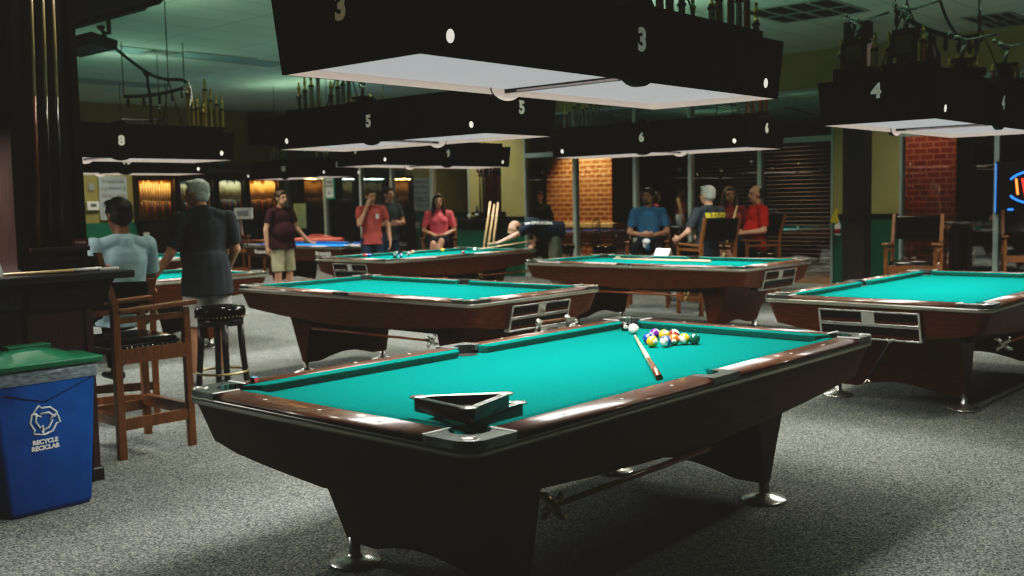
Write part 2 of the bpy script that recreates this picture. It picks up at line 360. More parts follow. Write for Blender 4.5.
# ================================================================== POOL TABLES
HX, HY = 1.45, .765
RP = [(.651, .783), (.651, .8045), (.657, .8058), (.70, .8058), (.728, .8042), (.748, .7995), (.760, .7925), (.766, .783)]
def rrect(hx, hy, r, n=5):
    P = []
    for cx, cy, a0 in ((hx-r, hy-r, 0), (-hx+r, hy-r, 90), (-hx+r, -hy+r, 180), (hx-r, -hy+r, 270)):
        for k in range(n+1):
            a = math.radians(a0+90*k/n); P.append((cx+r*math.cos(a), cy+r*math.sin(a)))
    return P
def pool_table(label, cat_group, cloth=M_cloth, feet=True):
    r = thing('pool_table', label, 'pool table', (0,0,0), 0, cat_group)
    # cloth bed
    MB().box((-1.335, -.66, .735), (1.335, .66, .765)).build('playing_surface', cloth, r)
    # cushions
    for sy in (1, -1):
        for sx in (1, -1):
            mb = MB()
            def P(x, y, z): return (sx*x, sy*y, z)
            A = [P(.075, .655, .803), P(.10, .60, .801), P(.105, .615, .764), P(.075, .655, .764)]
            B = [P(1.265, .655, .803), P(1.205, .60, .801), P(1.20, .615, .764), P(1.265, .655, .764)]
            mb.loft([A, B], 0, False); mb.build('cushion', cloth, r, bevel=.006)
    for sx in (1, -1):
        mb = MB()
        def P(x, y, z): return (sx*x, y, z)
        A = [P(1.335, -.585, .803), P(1.28, -.525, .801), P(1.295, -.52, .764), P(1.335, -.585, .764)]
        B = [P(1.335, .585, .803), P(1.28, .525, .801), P(1.295, .52, .764), P(1.335, .585, .764)]
        mb.loft([A, B], 0, False); mb.build('cushion', cloth, r, bevel=.006)
    # wooden rails with pearl sights
    def sight(mb, x, y):
        mb.prism([(x+.0075*math.cos(k*PI/5), y+.0075*math.sin(k*PI/5)) for k in range(10)], .8035, .8065, 1)
    for sy in (1, -1):
        for sx in (1, -1):
            mb = MB(); x0, x1 = sorted((sx*.10, sx*1.25))
            mb.loft([[(x, sy*y, z) for y, z in RP] for x in (x0, x1)], 0, True)
            for k in (1, 2, 3): sight(mb, sx*(.32*k), sy*.715)
            mb.build('rail', [M_rail, M_pearl], r)
    for sx in (1, -1):
        mb = MB(); mb.loft([[(sx*(y+.683), w_, z) for y, z in RP] for w_ in (-.565, .565)], 0, True)
        for k in (-1, 0, 1): sight(mb, sx*1.395, .31*k)
        mb.build('rail', [M_rail, M_pearl], r)
    # corner castings, pockets
    cx, cy, pr = 1.315, .632, .066
    for sx in (1, -1):
        for sy in (1, -1):
            P = [(1.25, .765)]
            P += [(1.45-.075+.075*math.cos(math.radians(a)), .765-.075+.075*math.sin(math.radians(a))) for a in (90, 72, 54, 36, 18, 0)]
            P += [(1.45, .565), (1.332, .565)]
            P += [(cx+pr*math.cos(math.radians(a)), cy+pr*math.sin(math.radians(a))) for a in range(-70, 165, 18)]
            P += [(1.25, .655)]
            Q = [(sx*x, sy*y) for x, y in P]
            co = MB().prism(Q, .781, .807).build('corner_casting', M_cast, r)
            em = MB().lathe([(.030, 0), (.030, .0012), (.026, .0018), (.026, .001), (.0, .001)], (sx*1.405, sy*.718, .8065), 18); em.build('emblem', M_chrome, co)
            for e, (ex, ey) in enumerate(((1.25, .71), (1.39, .565))):
                w = .0055
                lo, hi = ((ex-w, .655, .8065), (ex+w, .764, .809)) if e == 0 else ((1.334, ey-w, .8065), (1.449, ey+w, .809))
                lo2 = (min(sx*lo[0], sx*hi[0]), min(sy*lo[1], sy*hi[1]), lo[2]); hi2 = (max(sx*lo[0], sx*hi[0]), max(sy*lo[1], sy*hi[1]), hi[2])
                MB().box(lo2, hi2).build('edge_strip', M_pearl, co)
            mb = MB()
            n = 16; a0, a1 = -75, 165
            ring = [math.radians(a0+(a1-a0)*k/n) for k in range(n+1)]
            top = [(sx*(cx+pr*math.cos(a)), sy*(cy+pr*math.sin(a)), .806) for a in ring]; bot = [(sx*(cx+pr*math.cos(a)), sy*(cy+pr*math.sin(a)), .70) for a in ring]
            mb.loft([bot, top], 0, True, False, False)
            mb.prism([(sx*(cx+.062*math.cos(2*PI*k/18)), sy*(cy+.062*math.sin(2*PI*k/18))) for k in range(18)], .7655, .7668)
            mb.build('pocket', M_rubber, r)
    for sy in (1, -1):
        P = [(-.10, .765), (-.10, .655), (-.075, .655)] + [(.058*math.cos(math.radians(a)), .668+.058*math.sin(math.radians(a))) for a in range(190, -11, -20)] + [(.075, .655), (.10, .655), (.10, .765)]
        # arc must bulge outward
        P = [(-.10, .765), (-.10, .655), (-.06, .655)] + [(.058*math.cos(math.radians(a)), .665+.05*math.sin(math.radians(a))) for a in range(180, -1, -18)] + [(.06, .655), (.10, .655), (.10, .765)]
        MB().prism([(x, sy*y) for x, y in P], .781, .807).build('side_casting', M_cast, r)
        mb = MB(); ring = [math.radians(180*k/12) for k in range(13)]
        mb.loft([[(.058*math.cos(a), sy*(.664+.05*math.sin(a)), z) for a in ring] for z in (.70, .806)], 0, True, False, False)
        mb.prism([(.056*math.cos(2*PI*k/16), sy*(.655+.05*math.sin(2*PI*k/16))) for k in range(16)], .7655, .7668)
        mb.build('pocket', M_rubber, r)
    # metal band under the rail
    mb = MB()
    mb.loft([[(x, y, z) for x, y in rrect(HX+dx, HY+dx, .075+dx)] for z, dx in ((.752, -.012), (.756, .0), (.778, .003), (.783, -.002))], 0, True, False)
    mb.build('rail_trim', M_trim, r)
    # tapered cabinet skirt: deeper amidships
    top = rrect(1.436, .752, .07); bot = []
    mb = MB(); P0, P1, PM = [], [], []
    def dense(P):
        out = []
        for i in range(len(P)):
            a, b = Vector(P[i]), Vector(P[(i+1) % len(P)]); n = 10 if (b-a).length > .5 else 1
            for k in range(n): out.append(a.lerp(b, k/n))
        return out
    T = dense(top); B = dense(rrect(1.392, .705, .06))
    rt = [(p.x, p.y, .757) for p in T]
    rb = []
    for p in B:
        side = abs(p.y) > .6
        k = max(0, 1-abs(p.x)/1.2) if side else 0
        ke = 0 if side else max(0, 1-abs(p.y)/.64)
        rb.append((p.x, p.y, .605 - .08*(k**.55 if k > 0 else 0) - .07*(ke**.6 if ke > 0 else 0)))
    inn = [(p.x*.93, p.y*.86, .615) for p in B]
    mb.loft([inn, rb, rt], 0, False, True)
    mb.build('cabinet_skirt', M_cab, r)
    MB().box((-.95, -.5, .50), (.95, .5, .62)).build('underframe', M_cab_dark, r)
    # pedestal legs with an arch and two levelling feet each
    for sx in (1, -1):
        pts = [(-.47, .125), (-.30, .125)] + [(-.30+.6*k/10, .125+.055*math.sin(PI*k/10)) for k in range(1, 10)] + [(.30, .125), (.47, .125), (.47, .60), (-.47, .60)]
        def XO(z): t = (z-.125)/.475; return sx*(.915+.19*t), sx*(.865-.10*t)
        mb = MB(); a = [(XO(z)[0], y, z) for y, z in pts]; b = [(XO(z)[1], y, z) for y, z in pts]
        mb.loft([a, b], 0, False, True)
        lg = mb.build('leg', M_cab, r, bevel=.006)
        if feet:
            for sy in (1, -1):
                MB().lathe([(.108, FZ), (.110, FZ+.008), (.104, FZ+.014), (.055, FZ+.028), (.030, FZ+.036), (.024, FZ+.044), (.024, .15), (0, .15)], (sx*.90, sy*.445, 0), 28).build('levelling_foot', M_chrome, lg)
    # ball return tray on the -x end
    def TP(y, z):  # a point on the sloping tray face
        t = (.757-z)/.21; return Vector((-1.447+.05*t, y, z))
    mb = MB()
    def bar(y0, z0, y1, z1, w, d=.022):
        a, b = TP(y0, z0), TP(y1, z1); hz = abs(z1-z0) < 1e-6
        if hz: q = [(a.x-d, y0, z0-w), (a.x-d, y1, z0-w), (a.x+.03, y1, z0-w), (a.x+.03, y0, z0-w)]; q2 = [(x, y, z+2*w) for x, y, z in q]
        else:  q = [(a.x-d, y0-w, z0), (a.x-d, y0+w, z0), (a.x+.03, y0+w, z0), (a.x+.03, y0-w, z0)]; q2 = [(x+b.x-a.x, y, z1) for x, y, z in q]
        mb.hexa(q, q2)
    for z, w in ((.728, .007), (.638, .012), (.542, .007)): bar(-.34, z, .34, z, w)
    for y in (-.335, .335): bar(y, .535, y, .735, .008)
    bar(0, .638, 0, .728, .045)
    tr = mb.build('return_tray', M_chrome, r, bevel=.003)
    mb = MB(); a, b = TP(0, .735), TP(0, .535)
    mb.hexa([(b.x-.004, -.33, .54), (b.x-.004, .33, .54), (b.x+.12, .33, .54), (b.x+.12, -.33, .54)], [(a.x-.004, -.33, .733), (a.x-.004, .33, .733), (a.x+.12, .33, .733), (a.x+.12, -.33, .733)])
    mb.build('tray_cavity', M_rubber, tr)
    mb = MB()
    for z in (.655, .555): mb.hexa([(TP(0,z).x-.012, -.33, z), (TP(0,z).x-.012, .33, z), (TP(0,z).x+.02, .33, z+.02), (TP(0,z).x+.02, -.33, z+.02)], [(TP(0,z).x-.012, -.33, z+.012), (TP(0,z).x-.012, .33, z+.012), (TP(0,z).x+.02, .33, z+.032), (TP(0,z).x+.02, -.33, z+.032)])
    mb.build('tray_lip', M_cab, tr)
    # hooks for the bridge stick under the -y side
    for x in (-.45, .35):
        MB().tube([(x, -.66, .56), (x, -.665, .50), (x, -.69, .482), (x, -.712, .50)], .006, n=6).build('stick_hook', M_wire, r)
    return r
def place(r, x, y, rz): r.location = (x, y, 0); r.rotation_euler.z = rz; return r
TG = 'walnut pool tables with green cloth'
T3 = pool_table('dark walnut pool table nearest the camera with racked triangles and loose balls', TG)
place(T3, 3.54, 2.797, PI)
def tcopy(x, y, rz, label):
    c = copy_tree(T3); c['label'] = label; return place(c, x, y, rz)
T4 = tcopy(8.06, 2.75, 0, 'empty green pool table beside the brick pier window, chrome tray facing us')
T5 = tcopy(5.957, 6.455, PI/2, 'empty green pool table just behind the nearest one, chrome hanger hooked on its tray')
T6 = tcopy(9.886, 6.494, PI/2, 'green pool table in front of the seated group with two cues lying on it')
T9 = tcopy(10.055, 10.479, 0, 'green pool table with scattered balls where the bald man is shooting')
T8 = tcopy(5.05, 10.0, 0, 'green pool table just beyond the grey-haired standing man')
T10 = tcopy(7.2, 14.0, 0, 'farthest green pool table, in front of the whiteboard')
TB = pool_table('smaller bar table with bright blue cloth behind the man in khaki shorts', None, M_blue_cloth)
place(TB, 11.77, 15.05, PI/2)
text_obj('side_lettering', 'Brunswick', .10, M_white, TB, basis((-1,0,0), (0,0,1), (.85, .758, .68)), bold=.004)
text_obj('side_lettering', 'Brunswick', .10, M_white, TB, basis((-1,0,0), (0,0,1), (-.95, .758, .68)), bold=.004)

# ================================================================== TABLE LAMPS
def table_lamp(num, label, L=1.27, W=.385, tall=.29, numm=None):
    r = thing('table_lamp', label, 'light fixture', (0,0,0), 0, 'numbered box lamps over the pool tables')
    z0, z1 = 0, tall; fl = .022
    def ring(dx, z): return [(-L-dx, -W-dx, z), (L+dx, -W-dx, z), (L+dx, W+dx, z), (-L-dx, W+dx, z)]
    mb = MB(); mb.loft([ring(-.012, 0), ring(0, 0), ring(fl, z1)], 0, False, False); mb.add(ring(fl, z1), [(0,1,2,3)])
    # inner lips carry pale wood, the tubes' light put in as glow
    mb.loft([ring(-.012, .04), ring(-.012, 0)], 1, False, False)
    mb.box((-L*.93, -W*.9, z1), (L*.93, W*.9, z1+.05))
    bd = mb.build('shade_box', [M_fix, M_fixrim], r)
    # round number boss amid each long side
    for s in (1, -1):
        pr = []
        for z, hw in ((-.012, .07), (0, .095), (.03, .10)): pass
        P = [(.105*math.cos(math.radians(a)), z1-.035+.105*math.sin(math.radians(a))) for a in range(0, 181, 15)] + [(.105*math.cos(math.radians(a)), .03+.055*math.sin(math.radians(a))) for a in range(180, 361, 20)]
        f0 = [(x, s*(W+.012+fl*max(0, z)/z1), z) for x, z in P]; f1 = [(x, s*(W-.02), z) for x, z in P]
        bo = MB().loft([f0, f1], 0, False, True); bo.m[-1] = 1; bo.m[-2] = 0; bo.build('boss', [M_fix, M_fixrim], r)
        text_obj('number', num, .13, numm or M_num, r, basis((-s, 0, 0), (0, s*fl*.95, 1), (0, s*(W+.016+fl*.55), .165)), bold=.006)
        for hx in (-1.13, 1.13):
            n = 16; zc = .07
            fr = [(hx+.019*math.cos(2*PI*k/n), s*(W+fl*(zc+.024*math.sin(2*PI*k/n))/z1+.002), zc+.024*math.sin(2*PI*k/n)) for k in range(n)]
            bk = [(x, y-s*.01, z) for x, y, z in fr]
            MB().loft([bk, fr], 0, False, True).build('light_hole', M_hole, r)
    for s in (1, -1):
        text_obj('number', num, .13, M_num2 if (s < 0 and num == '3') else (numm or M_num), r, basis((0, s, 0), (s*fl*.95, 0, 1), (s*(L+.004+fl*.7), 0, .20)), bold=.006)
    # two glowing diffusers with a dark divider
    MB().box((-.013, -W+.014, .010), (.013, W-.014, .03)).build('divider', M_ebony, r)
    for x0, x1 in ((-L+.03, -.013), (.013, L-.03)):
        MB().box((x0, -W+.03, .028), (x1, W-.03, .032)).build('diffuser', M_panel, r)
    MB().box((-L+.02, -W+.02, .034), (L-.02, W-.02, .04)).build('light_tray', M_wire, r)
    # hanging wires
    for hx in (-.8, .8):
        for s in (1, -1):
            MB().tube([(hx, s*.2, z1+.05), (hx*.97, 0, z1+.55), (hx*.97, 0, CH-2.0)], .005, n=5).build('hanging_wire', M_wire, r)
    return r
LZ = 2.0
def lamp_light(x, y, o, p=16.0, z=LZ, L=2.3, W=.58):
    l = bpy.data.lights.new('tube_light', 'AREA'); l.shape = 'RECTANGLE'; l.size = L; l.size_y = W; l.energy = p; l.color = (1, .965, .90); l.spread = math.radians(152)
    ob = bpy.data.objects.new('tube_light', l); COL.objects.link(ob); ob.location = (x, y, z+.02); ob.rotation_euler = (0, 0, 0 if o == 'u' else PI/2)
    return ob
LP = 80.0; UP = 10.0; DL = .70
for num, x, y, o, lab in [('3', 3.70, 2.94, 'u', 'big black box lamp numbered 3 hanging closest over the nearest pool table'),
                     ('4', 8.03, 2.76, 'u', 'black box lamp numbered 4 crowded with figure trophies and a dark jug'),
                     ('5', 5.957, 6.455, 'v', 'black box lamp numbered 5 over the second table, tall silver column trophies on top'),
                     ('6', 9.886, 6.494, 'v', 'black box lamp numbered 6 over the table by the seated group'),
                     ('9', 10.055, 10.479, 'u', 'black box lamp numbered 9 over the table with the shot in play'),
                     ('8', 5.08, 10.0, 'u', 'black box lamp numbered 8 with gold column trophies, partly behind the cue pillar'),
                     ('10', 7.24, 13.97, 'u', 'black box lamp numbered 10, low behind the lamp with the 8'),
                     ('13', 11.65, 15.45, 'v', 'black box lamp numbered 13 above the blue cloth table')]:
    s = .8 if num == '13' else 1
    r = table_lamp(num, lab, L=1.27*s, tall=.29 if num != '13' else .27)
    r.location = (x, y, LZ - (.03 if num == '4' else 0)); r.rotation_euler.z = 0 if o == 'u' else PI/2
    if num in '13': pass
    lamp_light(x, y, o, LP*(1.0 if s == 1 else .8), LZ - (.03 if num == '4' else 0), L=2.3*s)
# lamps of the tables beyond the frame, same make, only their light matters here
for x, y, o in [(1.75, 6.6, 'v'), (12.3, 2.6, 'u')]:
    lamp_light(x, y, o, LP*1.35)

# ================================================================== THINGS ON THE TABLES
def bridge(label, x, y, z, rz, L=1.0):
    r = thing('bridge_stick', label, 'mechanical bridge', (x, y, z), rz, None)
    MB().tube([(0, 0, 0), (L*.55, 0, 0), (L, 0, 0)], [.009, .011, .013], n=8).build('shaft', M_cuebutt, r)
    hd = MB()
    for a in (40, 140, 220, 320):
        hd.tube([(-.01, 0, 0), (-.012, .045*math.cos(math.radians(a)), .045*math.sin(math.radians(a))), (-.012, .062*math.cos(math.radians(a-14)), .062*math.sin(math.radians(a-14)))], [.016, .013, .009], n=6)
    hd.ball((-.01, 0, 0), .02, 0, 8, 6); hd.build('bridge_head', M_chrome if 'white' in label else M_brass, r)
    return r
bridge('wooden bridge stick with cross head hung under the near side of the closest table', 2.53, 2.085, .515, 0, .95)
bridge('bridge stick with white head hung along the side of the table behind the closest one', 5.22, 5.46, .49, PI/2, 1.4)
bridge('pale bridge stick under the table in front of the seated group', 9.17, 5.75, .485, PI/2, 1.3)
bridge('short orange-brown stick hung under the table where the bald man shoots', 10.3, 9.74, .49, 0, 1.0)
bridge('bridge stick with white head on the dark flank of the table with the chrome tray', 6.95, 2.0, .53, 0, 1.3)
# slender strut hung with forked ends below the tray of table 4
r = thing('hanging_strut', 'thin dark rod with two forked chrome ends hung below a chrome tray', 'rod', (6.60, 2.60, .53))
MB().tube([(0, 0, 0), (0, .14, -.25)], .009, n=6).build('rod', M_wire, r)
for y, z, sg in ((0, 0, 1), (.14, -.25, -1)):
    mb = MB(); mb.tube([(0, y, z), (0, y-.02*sg, z+.025*sg), (0, y-.03*sg, z+.03*sg)], .007, n=6); mb.tube([(0, y, z), (0, y+.02*sg, z+.03*sg)], .007, n=6); mb.build('fork', M_chrome, r)
# ball polisher frame hung on tray of table 5
r = thing('triangle_hanger', 'chrome hanger with a wooden grip hooked on the tray of the second table', 'hanger', (5.96, 4.93, .62))
MB().tube([(-.15, -.03, -.02), (.15, -.03, -.02)], .012, n=10).build('wooden_grip', M_oak, r)
for x in (-.17, .17):
    mb = MB(); mb.ball((x, -.03, -.02), .03, 0, 10, 8); mb.tube([(x, -.03, -.02), (x*1.15, -.02, -.08), (x*.85, -.02, -.13)], .012, n=8); mb.build('arm', M_chrome, r)
MB().box((-.06, -.03, -.14), (.06, -.015, -.07)).build('plate', M_chrome, r)

# triangle racks by the near corner
def rack(label, z, ap, q1, q2):
    pts = [Vector((*p, 0)) for p in (ap, q1, q2)]; c = sum(pts, Vector())/3
    r = thing('triangle_rack', label, 'ball rack', (c.x, c.y, z))
    def rounded(scale, rad):
        out = []; P = [(p-c)*scale for p in pts]
        for i in range(3):
            a, b, d = P[i-1], P[i], P[(i+1) % 3]; u = (a-b).normalized(); v = (d-b).normalized()
            for k in range(6):
                t = k/5; p0 = b+u*rad; p1 = b+v*rad; out.append(p0*(1-t)**2 + b*2*t*(1-t) + p1*t*t)
        return out
    o = rounded(1, .035); i_ = rounded(.84, .025)
    mb = MB(); h = .046
    mb.loft([[(p.x, p.y, 0) for p in i_], [(p.x, p.y, 0) for p in o], [(p.x, p.y, h) for p in o], [(p.x, p.y, h) for p in i_], [(p.x, p.y, 0) for p in i_]], 0, False, False)
    mb.build('rack_frame', mat('rack_black_wood', (.02, .022, .02), .22, var=.3, coat=.6), r, bevel=.003)
    et = MB()
    for ring in (o, i_): et.tube([(p.x, p.y, h+.001) for p in ring+ring[:1]], .0022, n=5, caps=False)
    et.build('edge_trim', M_chrome, r)
    P = [(p-c)*.97 for p in pts]
    for p in P:
        q = p*.93
        MB().lathe([(.03, 0), (.03, .004), (.0, .004)], (q.x*.93, q.y*.93, h-.001), 14).build('corner_cap', M_chrome, r)
    return r
rack('black wooden triangle rack with chrome corners lying on top of another rack', .818, (2.24, 2.18), (2.53, 2.26), (2.28, 2.49))
rack('black triangle rack lying on the cloth underneath the other one', .768, (2.31, 2.25), (2.63, 2.285), (2.43, 2.55))
# chalk cube
r = thing('chalk_cube', 'small red chalk cube with a blue top on the walnut rail', 'cue chalk', (2.335, 3.475-.02, .8055), .3)
MB().box((-.011, -.011, 0), (.011, .011, .018)).build('paper_wrap', mat('chalk_red', (.38, .04, .03), .8, var=.1), r)
MB().box((-.0108, -.0108, .018), (.0108, .0108, .022)).build('chalk_top', mat('chalk_blue', (.15, .38, .62), .9, var=.1), r)

# balls
def colm(n, c): return mat('ball_'+n, c, .1, coat=.6, var=.02)
BC = dict(yellow=colm('yellow', (.72, .42, .02)), blue=colm('blue', (.01, .06, .32)), red=colm('red', (.5, .03, .02)), purple=colm('purple', (.10, .02, .22)), orange=colm('orange', (.70, .15, .02)), green=colm('green', (.005, .10, .07)), maroon=colm('maroon', (.22, .02, .02)), black=colm('black', (.01, .01, .01)))
def ball(label, x, y, z, c=None, stripe=False, num=None, q=(0, 0, 0), group=None, faceang=None):
    r = thing('pool_ball', label, 'pool ball', (x, y, z), 0, group)
    R = .0286; rot = Quaternion((1, 0, 0), q[0]) @ Quaternion((0, 1, 0), q[1])
    if c is None: MB().ball((0, 0, 0), R, 0, 24, 16).build('ball_body', M_ivory, r)
    elif stripe: MB().ball((0, 0, 0), R, 0, 24, 16, q=rot.to_matrix(), mf=lambda zc: 0 if abs(zc) < .55 else 1).build('ball_body', [BC[c], M_ivory], r)
    else: MB().ball((0, 0, 0), R, 0, 24, 16).build('ball_body', BC[c], r)
    if num:
        # white spot on the face turned to the room
        d = Vector(faceang).normalized(); up = Vector((0, 0, 1)); sx = up.cross(d).normalized(); sy = d.cross(sx)
        rings = []
        for t in (24, 16, 8, .5):
            a = math.radians(t); rings.append([d*(R*1.012*math.cos(a)) + (sx*math.cos(2*PI*k/16)+sy*math.sin(2*PI*k/16))*(R*1.012*math.sin(a)) for k in range(16)])
        sp = MB().loft(rings, 0, True, True).build('number_spot', M_ivory, r)
        text_obj('number', num, .017, M_wire, sp, basis(sx, sy, d*R*1.03), bold=.0003, ext=.0002)
    return r
CB = .7655+.0286
def bxy(px, py): p = on_z(px, py, CB); return p.x, p.y
to_cam = Vector((-.75, -.66, .35))
ball('white cue ball with red dots resting before the far corner pocket', *bxy(633.4, 328.8), CB)
cb = bxy(633.4, 328.8)
for d in ((-.75, -.66, .3), (-.3, -.9, .25)):
    v = Vector(d).normalized()*.0284; MB().ball((cb[0]+v.x, cb[1]+v.y, CB+v.z), .0032, 0, 8, 6).build('red_dot', BC['red'], [o for o in COL.objects if o.get('label', '').startswith('white cue ball with red')][0]).location = (-cb[0], -cb[1], -CB)
ball('black ball with a white number spot hanging in the far corner pocket', *bxy(625.2, 325.5), CB-.004, 'black', num='8', faceang=(-.75, -.66, -.1))
for lab, px, py, c, st, num, q, fa in [
    ('solid yellow ball, nearest of the loose cluster on the closest table', 652.2, 341.5, 'yellow', False, '1', (0, 0), (-.35, -.9, .1)),
    ('solid blue ball half hidden behind the nearest yellow one', 648.3, 338.4, 'blue', False, None, (0, 0), None),
    ('purple striped ball behind the solid blue one', 654.6, 333.8, 'purple', True, None, (.5, .9), None),
    ('solid yellow-orange ball at the back of the cluster', 664.2, 335.0, 'yellow', False, '9', (0, 0), (-.5, -.6, .7)),
    ('blue striped ball with its number spot showing, beside the nearest yellow ball', 665.6, 341.3, 'blue', True, '10', (.2, 1.2), (-.75, -.66, .3)),
    ('dark red ball behind the orange one', 674.0, 334.6, 'maroon', True, None, (.4, .5), None),
    ('solid orange ball between the blue stripe and the yellow stripe', 674.0, 339.5, 'orange', False, '5', (0, 0), (-.8, -.5, -.25)),
    ('yellow striped ball next to the dark green ball', 684.2, 338.9, 'yellow', True, None, (.3, 1.2), None),
    ('dark green ball at the end of the cluster', 694.3, 338.8, 'green', False, None, (0, 0), None)]:
    x, y = bxy(px, py); ball(lab, x, y, CB, c, st, num, q, None, fa)

def cue(label, p0, p1, r0=.0065, r1=.0145, group=None, butt=M_cuebutt, split=.52, name='pool_cue', wrap=True):
    p0, p1 = Vector(p0), Vector(p1); r = thing(name, label, 'pool cue', p0, 0, group); d = p1-p0; rm = r0+(r1-r0)*split
    MB().tube([(0,0,0), d*split], [r0, rm], n=10).build('shaft', M_maple, r)
    MB().tube([d*split, d], [rm, r1], n=10).build('butt', butt, r)
    u = d.normalized(); MB().tube([-u*.012, (0,0,0)], [r0*.9, r0], n=10).build('tip', M_white, r)
    if wrap:
        mb = MB()
        for a in range(4):
            s_ = Vector((0,0,1)).cross(u).normalized(); w = u.cross(s_); n_ = s_*math.cos(a*PI/2)+w*math.sin(a*PI/2)
            mb.tube([d*split+n_*(rm*.55), d*(split+.22)+n_*(rm*1.04)], [rm*.5, .001], n=5)
        mb.build('inlay_point', M_maple, r)
    return r
a = on_z(635.2, 336.2, .775); b = on_z(666, 389, .784)
cue('maple cue with dark points lying on the closest table, tip at the cue ball', a, a+(b-a).normalized()*1.33, .0065, .0145, split=.62)
# cues and a card on table 6
a = Vector((10.25, 7.45, .7745)); b = Vector((10.16, 6.05, .781)); cue('slim dark-butted cue lying along the cloth in front of the seated group', a, b, split=.72, butt=M_maple, wrap=False)
a = Vector((10.44, 7.55, .781)); b = Vector((10.44, 6.9, .781)); cue('short dark cue butt lying beside the far rail of the table with the two cues', a, a+(b-a).normalized()*.55, butt=M_cuedark, split=.12, wrap=False)
p = on_z(642.5, 254.5, .803); r = thing('paper_card', 'folded white card standing on the rail before the man in blue', 'card', (10.585, 6.95, .808), .0)
mb = MB(); mb.add([(-.06, -.10, 0), (-.06, .10, 0), (0, .10, .085), (0, -.10, .085), (.05, .10, 0), (.05, -.10, 0)], [(0, 1, 2, 3), (3, 2, 4, 5)]); mb.build('card_leaf', M_paper, r)
# balls in play on table 9 and table 8
for lab, px, py, c, st in [('white cue ball the bald man is aiming at', 475, 249.5, None, 0), ('yellow ball near the seated woman in pink', 427, 249.8, 'yellow', 0), ('blue ball, nearest the tray end of the ninth table', 369, 255.6, 'blue', 0), ('pale striped ball behind the blue one on the ninth table', 383.5, 253, 'green', 1),
        ('orange striped ball in the middle of the ninth table', 396.5, 251.8, 'orange', 1), ('dark blue ball before the black-and-white one', 400.5, 256, 'blue', 1), ('black and white striped ball on the ninth table', 408, 254.3, 'black', 1), ('dark red ball on the near rail side of the ninth table', 463, 253, 'maroon', 0), ('red ball in the tray corner of the ninth table', 343.5, 254.8, 'red', 0), ('small dark ball near the near long cushion of the ninth table', 395, 256.6, 'black', 0)]:
    p = on_z(px, py, CB); ball(lab, min(max(p.x, 10.055-1.22), 10.055+1.22), min(max(p.y, 10.479-.555), 10.479+.55), CB, c, bool(st), None, (.6, .9))
for lab, px, py, c in [('orange ball on the table beyond the grey-haired man', 166.5, 269, 'orange'), ('grey-white ball on the table beyond the seated man in pale blue', 156.5, 273, None), ('pink ball near the end rail of the table beyond the grey-haired man', 241, 268.5, 'red')]:
    p = on_z(px, py, CB); ball(lab, min(max(p.x, 5.05-1.22), 5.05+1.22), min(max(p.y, 10.0-.555), 10.0+.555), CB, c)
# red cue cases on the blue table
p = on_z(318, 241, .80)
r = thing('cue_case', 'salmon-red soft cue case lying on the blue cloth table', 'cue case', (p.x+.12, p.y+.15, .767), 2.0)
mb = MB(); mb.loft([[(x, .13*math.cos(t)*w, .051+.05*math.sin(t)*w) for t in [2*PI*k/14 for k in range(14)]] for x, w in ((-.55, .5), (-.5, .9), (-.2, 1), (.1, .95), (.4, 1), (.52, .8), (.55, .4))], 0, True)
mb.build('case_body', mat('salmon_fabric', (.42, .10, .07), .8, var=.15, scale=12, bump=.1), r)
mb = MB(); mb.tube([(-.2, 0, .1), (-.1, 0, .15), (.15, 0, .15), (.25, 0, .1)], .012, n=6); mb.build('carry_strap', mat('salmon_strap', (.30, .07, .05), .8, var=.1), r)
MB().box((-.3, -.07, .095), (.3, .07, .125)).build('pocket_flap', mat('salmon_fabric', (.42, .10, .07)), r, bevel=.02)
a = Vector((11.62, 14.25, .787)); b = Vector((12.30, 14.0, .787))
cue('pale wooden cue lying across the blue cloth table', a, b, .012, .02, split=.9, butt=M_maple, wrap=False)

# ================================================================== TROPHIES ON THE LAMPS
def topper(r, z, s=1.0, m=M_gold, pose=0):
    mb = MB()
    if pose == 0:      # small standing figure with a raised arm
        mb.lathe([(.018*s, 0), (.02*s, .008*s), (.008*s, .02*s), (.014*s, .05*s), (.018*s, .075*s), (.006*s, .09*s), (.011*s, .10*s), (.010*s, .112*s), (.0, .118*s)], (0, 0, z), 10)
    else:              # player bending to a shot with a long cue
        mb.tube([(0, .01*s, z), (0, 0, z+.07*s), (0, -.02*s, z+.12*s)], [.016*s, .018*s, .02*s], n=8)
        mb.tube([(0, -.02*s, z+.12*s), (0, .03*s, z+.17*s), (0, .07*s, z+.18*s)], [.02*s, .024*s, .02*s], n=8)
        mb.ball((0, .10*s, z+.205*s), .022*s, 0, 8, 6)
        mb.tube([(0, .06*s, z+.18*s), (0, -.06*s, z+.15*s), (0, -.12*s, z+.17*s)], .009*s, n=6)
        mb.tube([(0, .03*s, z+.17*s), (0, .05*s, z+.11*s), (0, .02*s, z+.09*s)], .009*s, n=6)
        mb.tube([(0, .04*s, z+.14*s), (0, -.26*s, z+.19*s)], [.008*s, .012*s], n=6)
    mb.build('figure_topper', m, r)
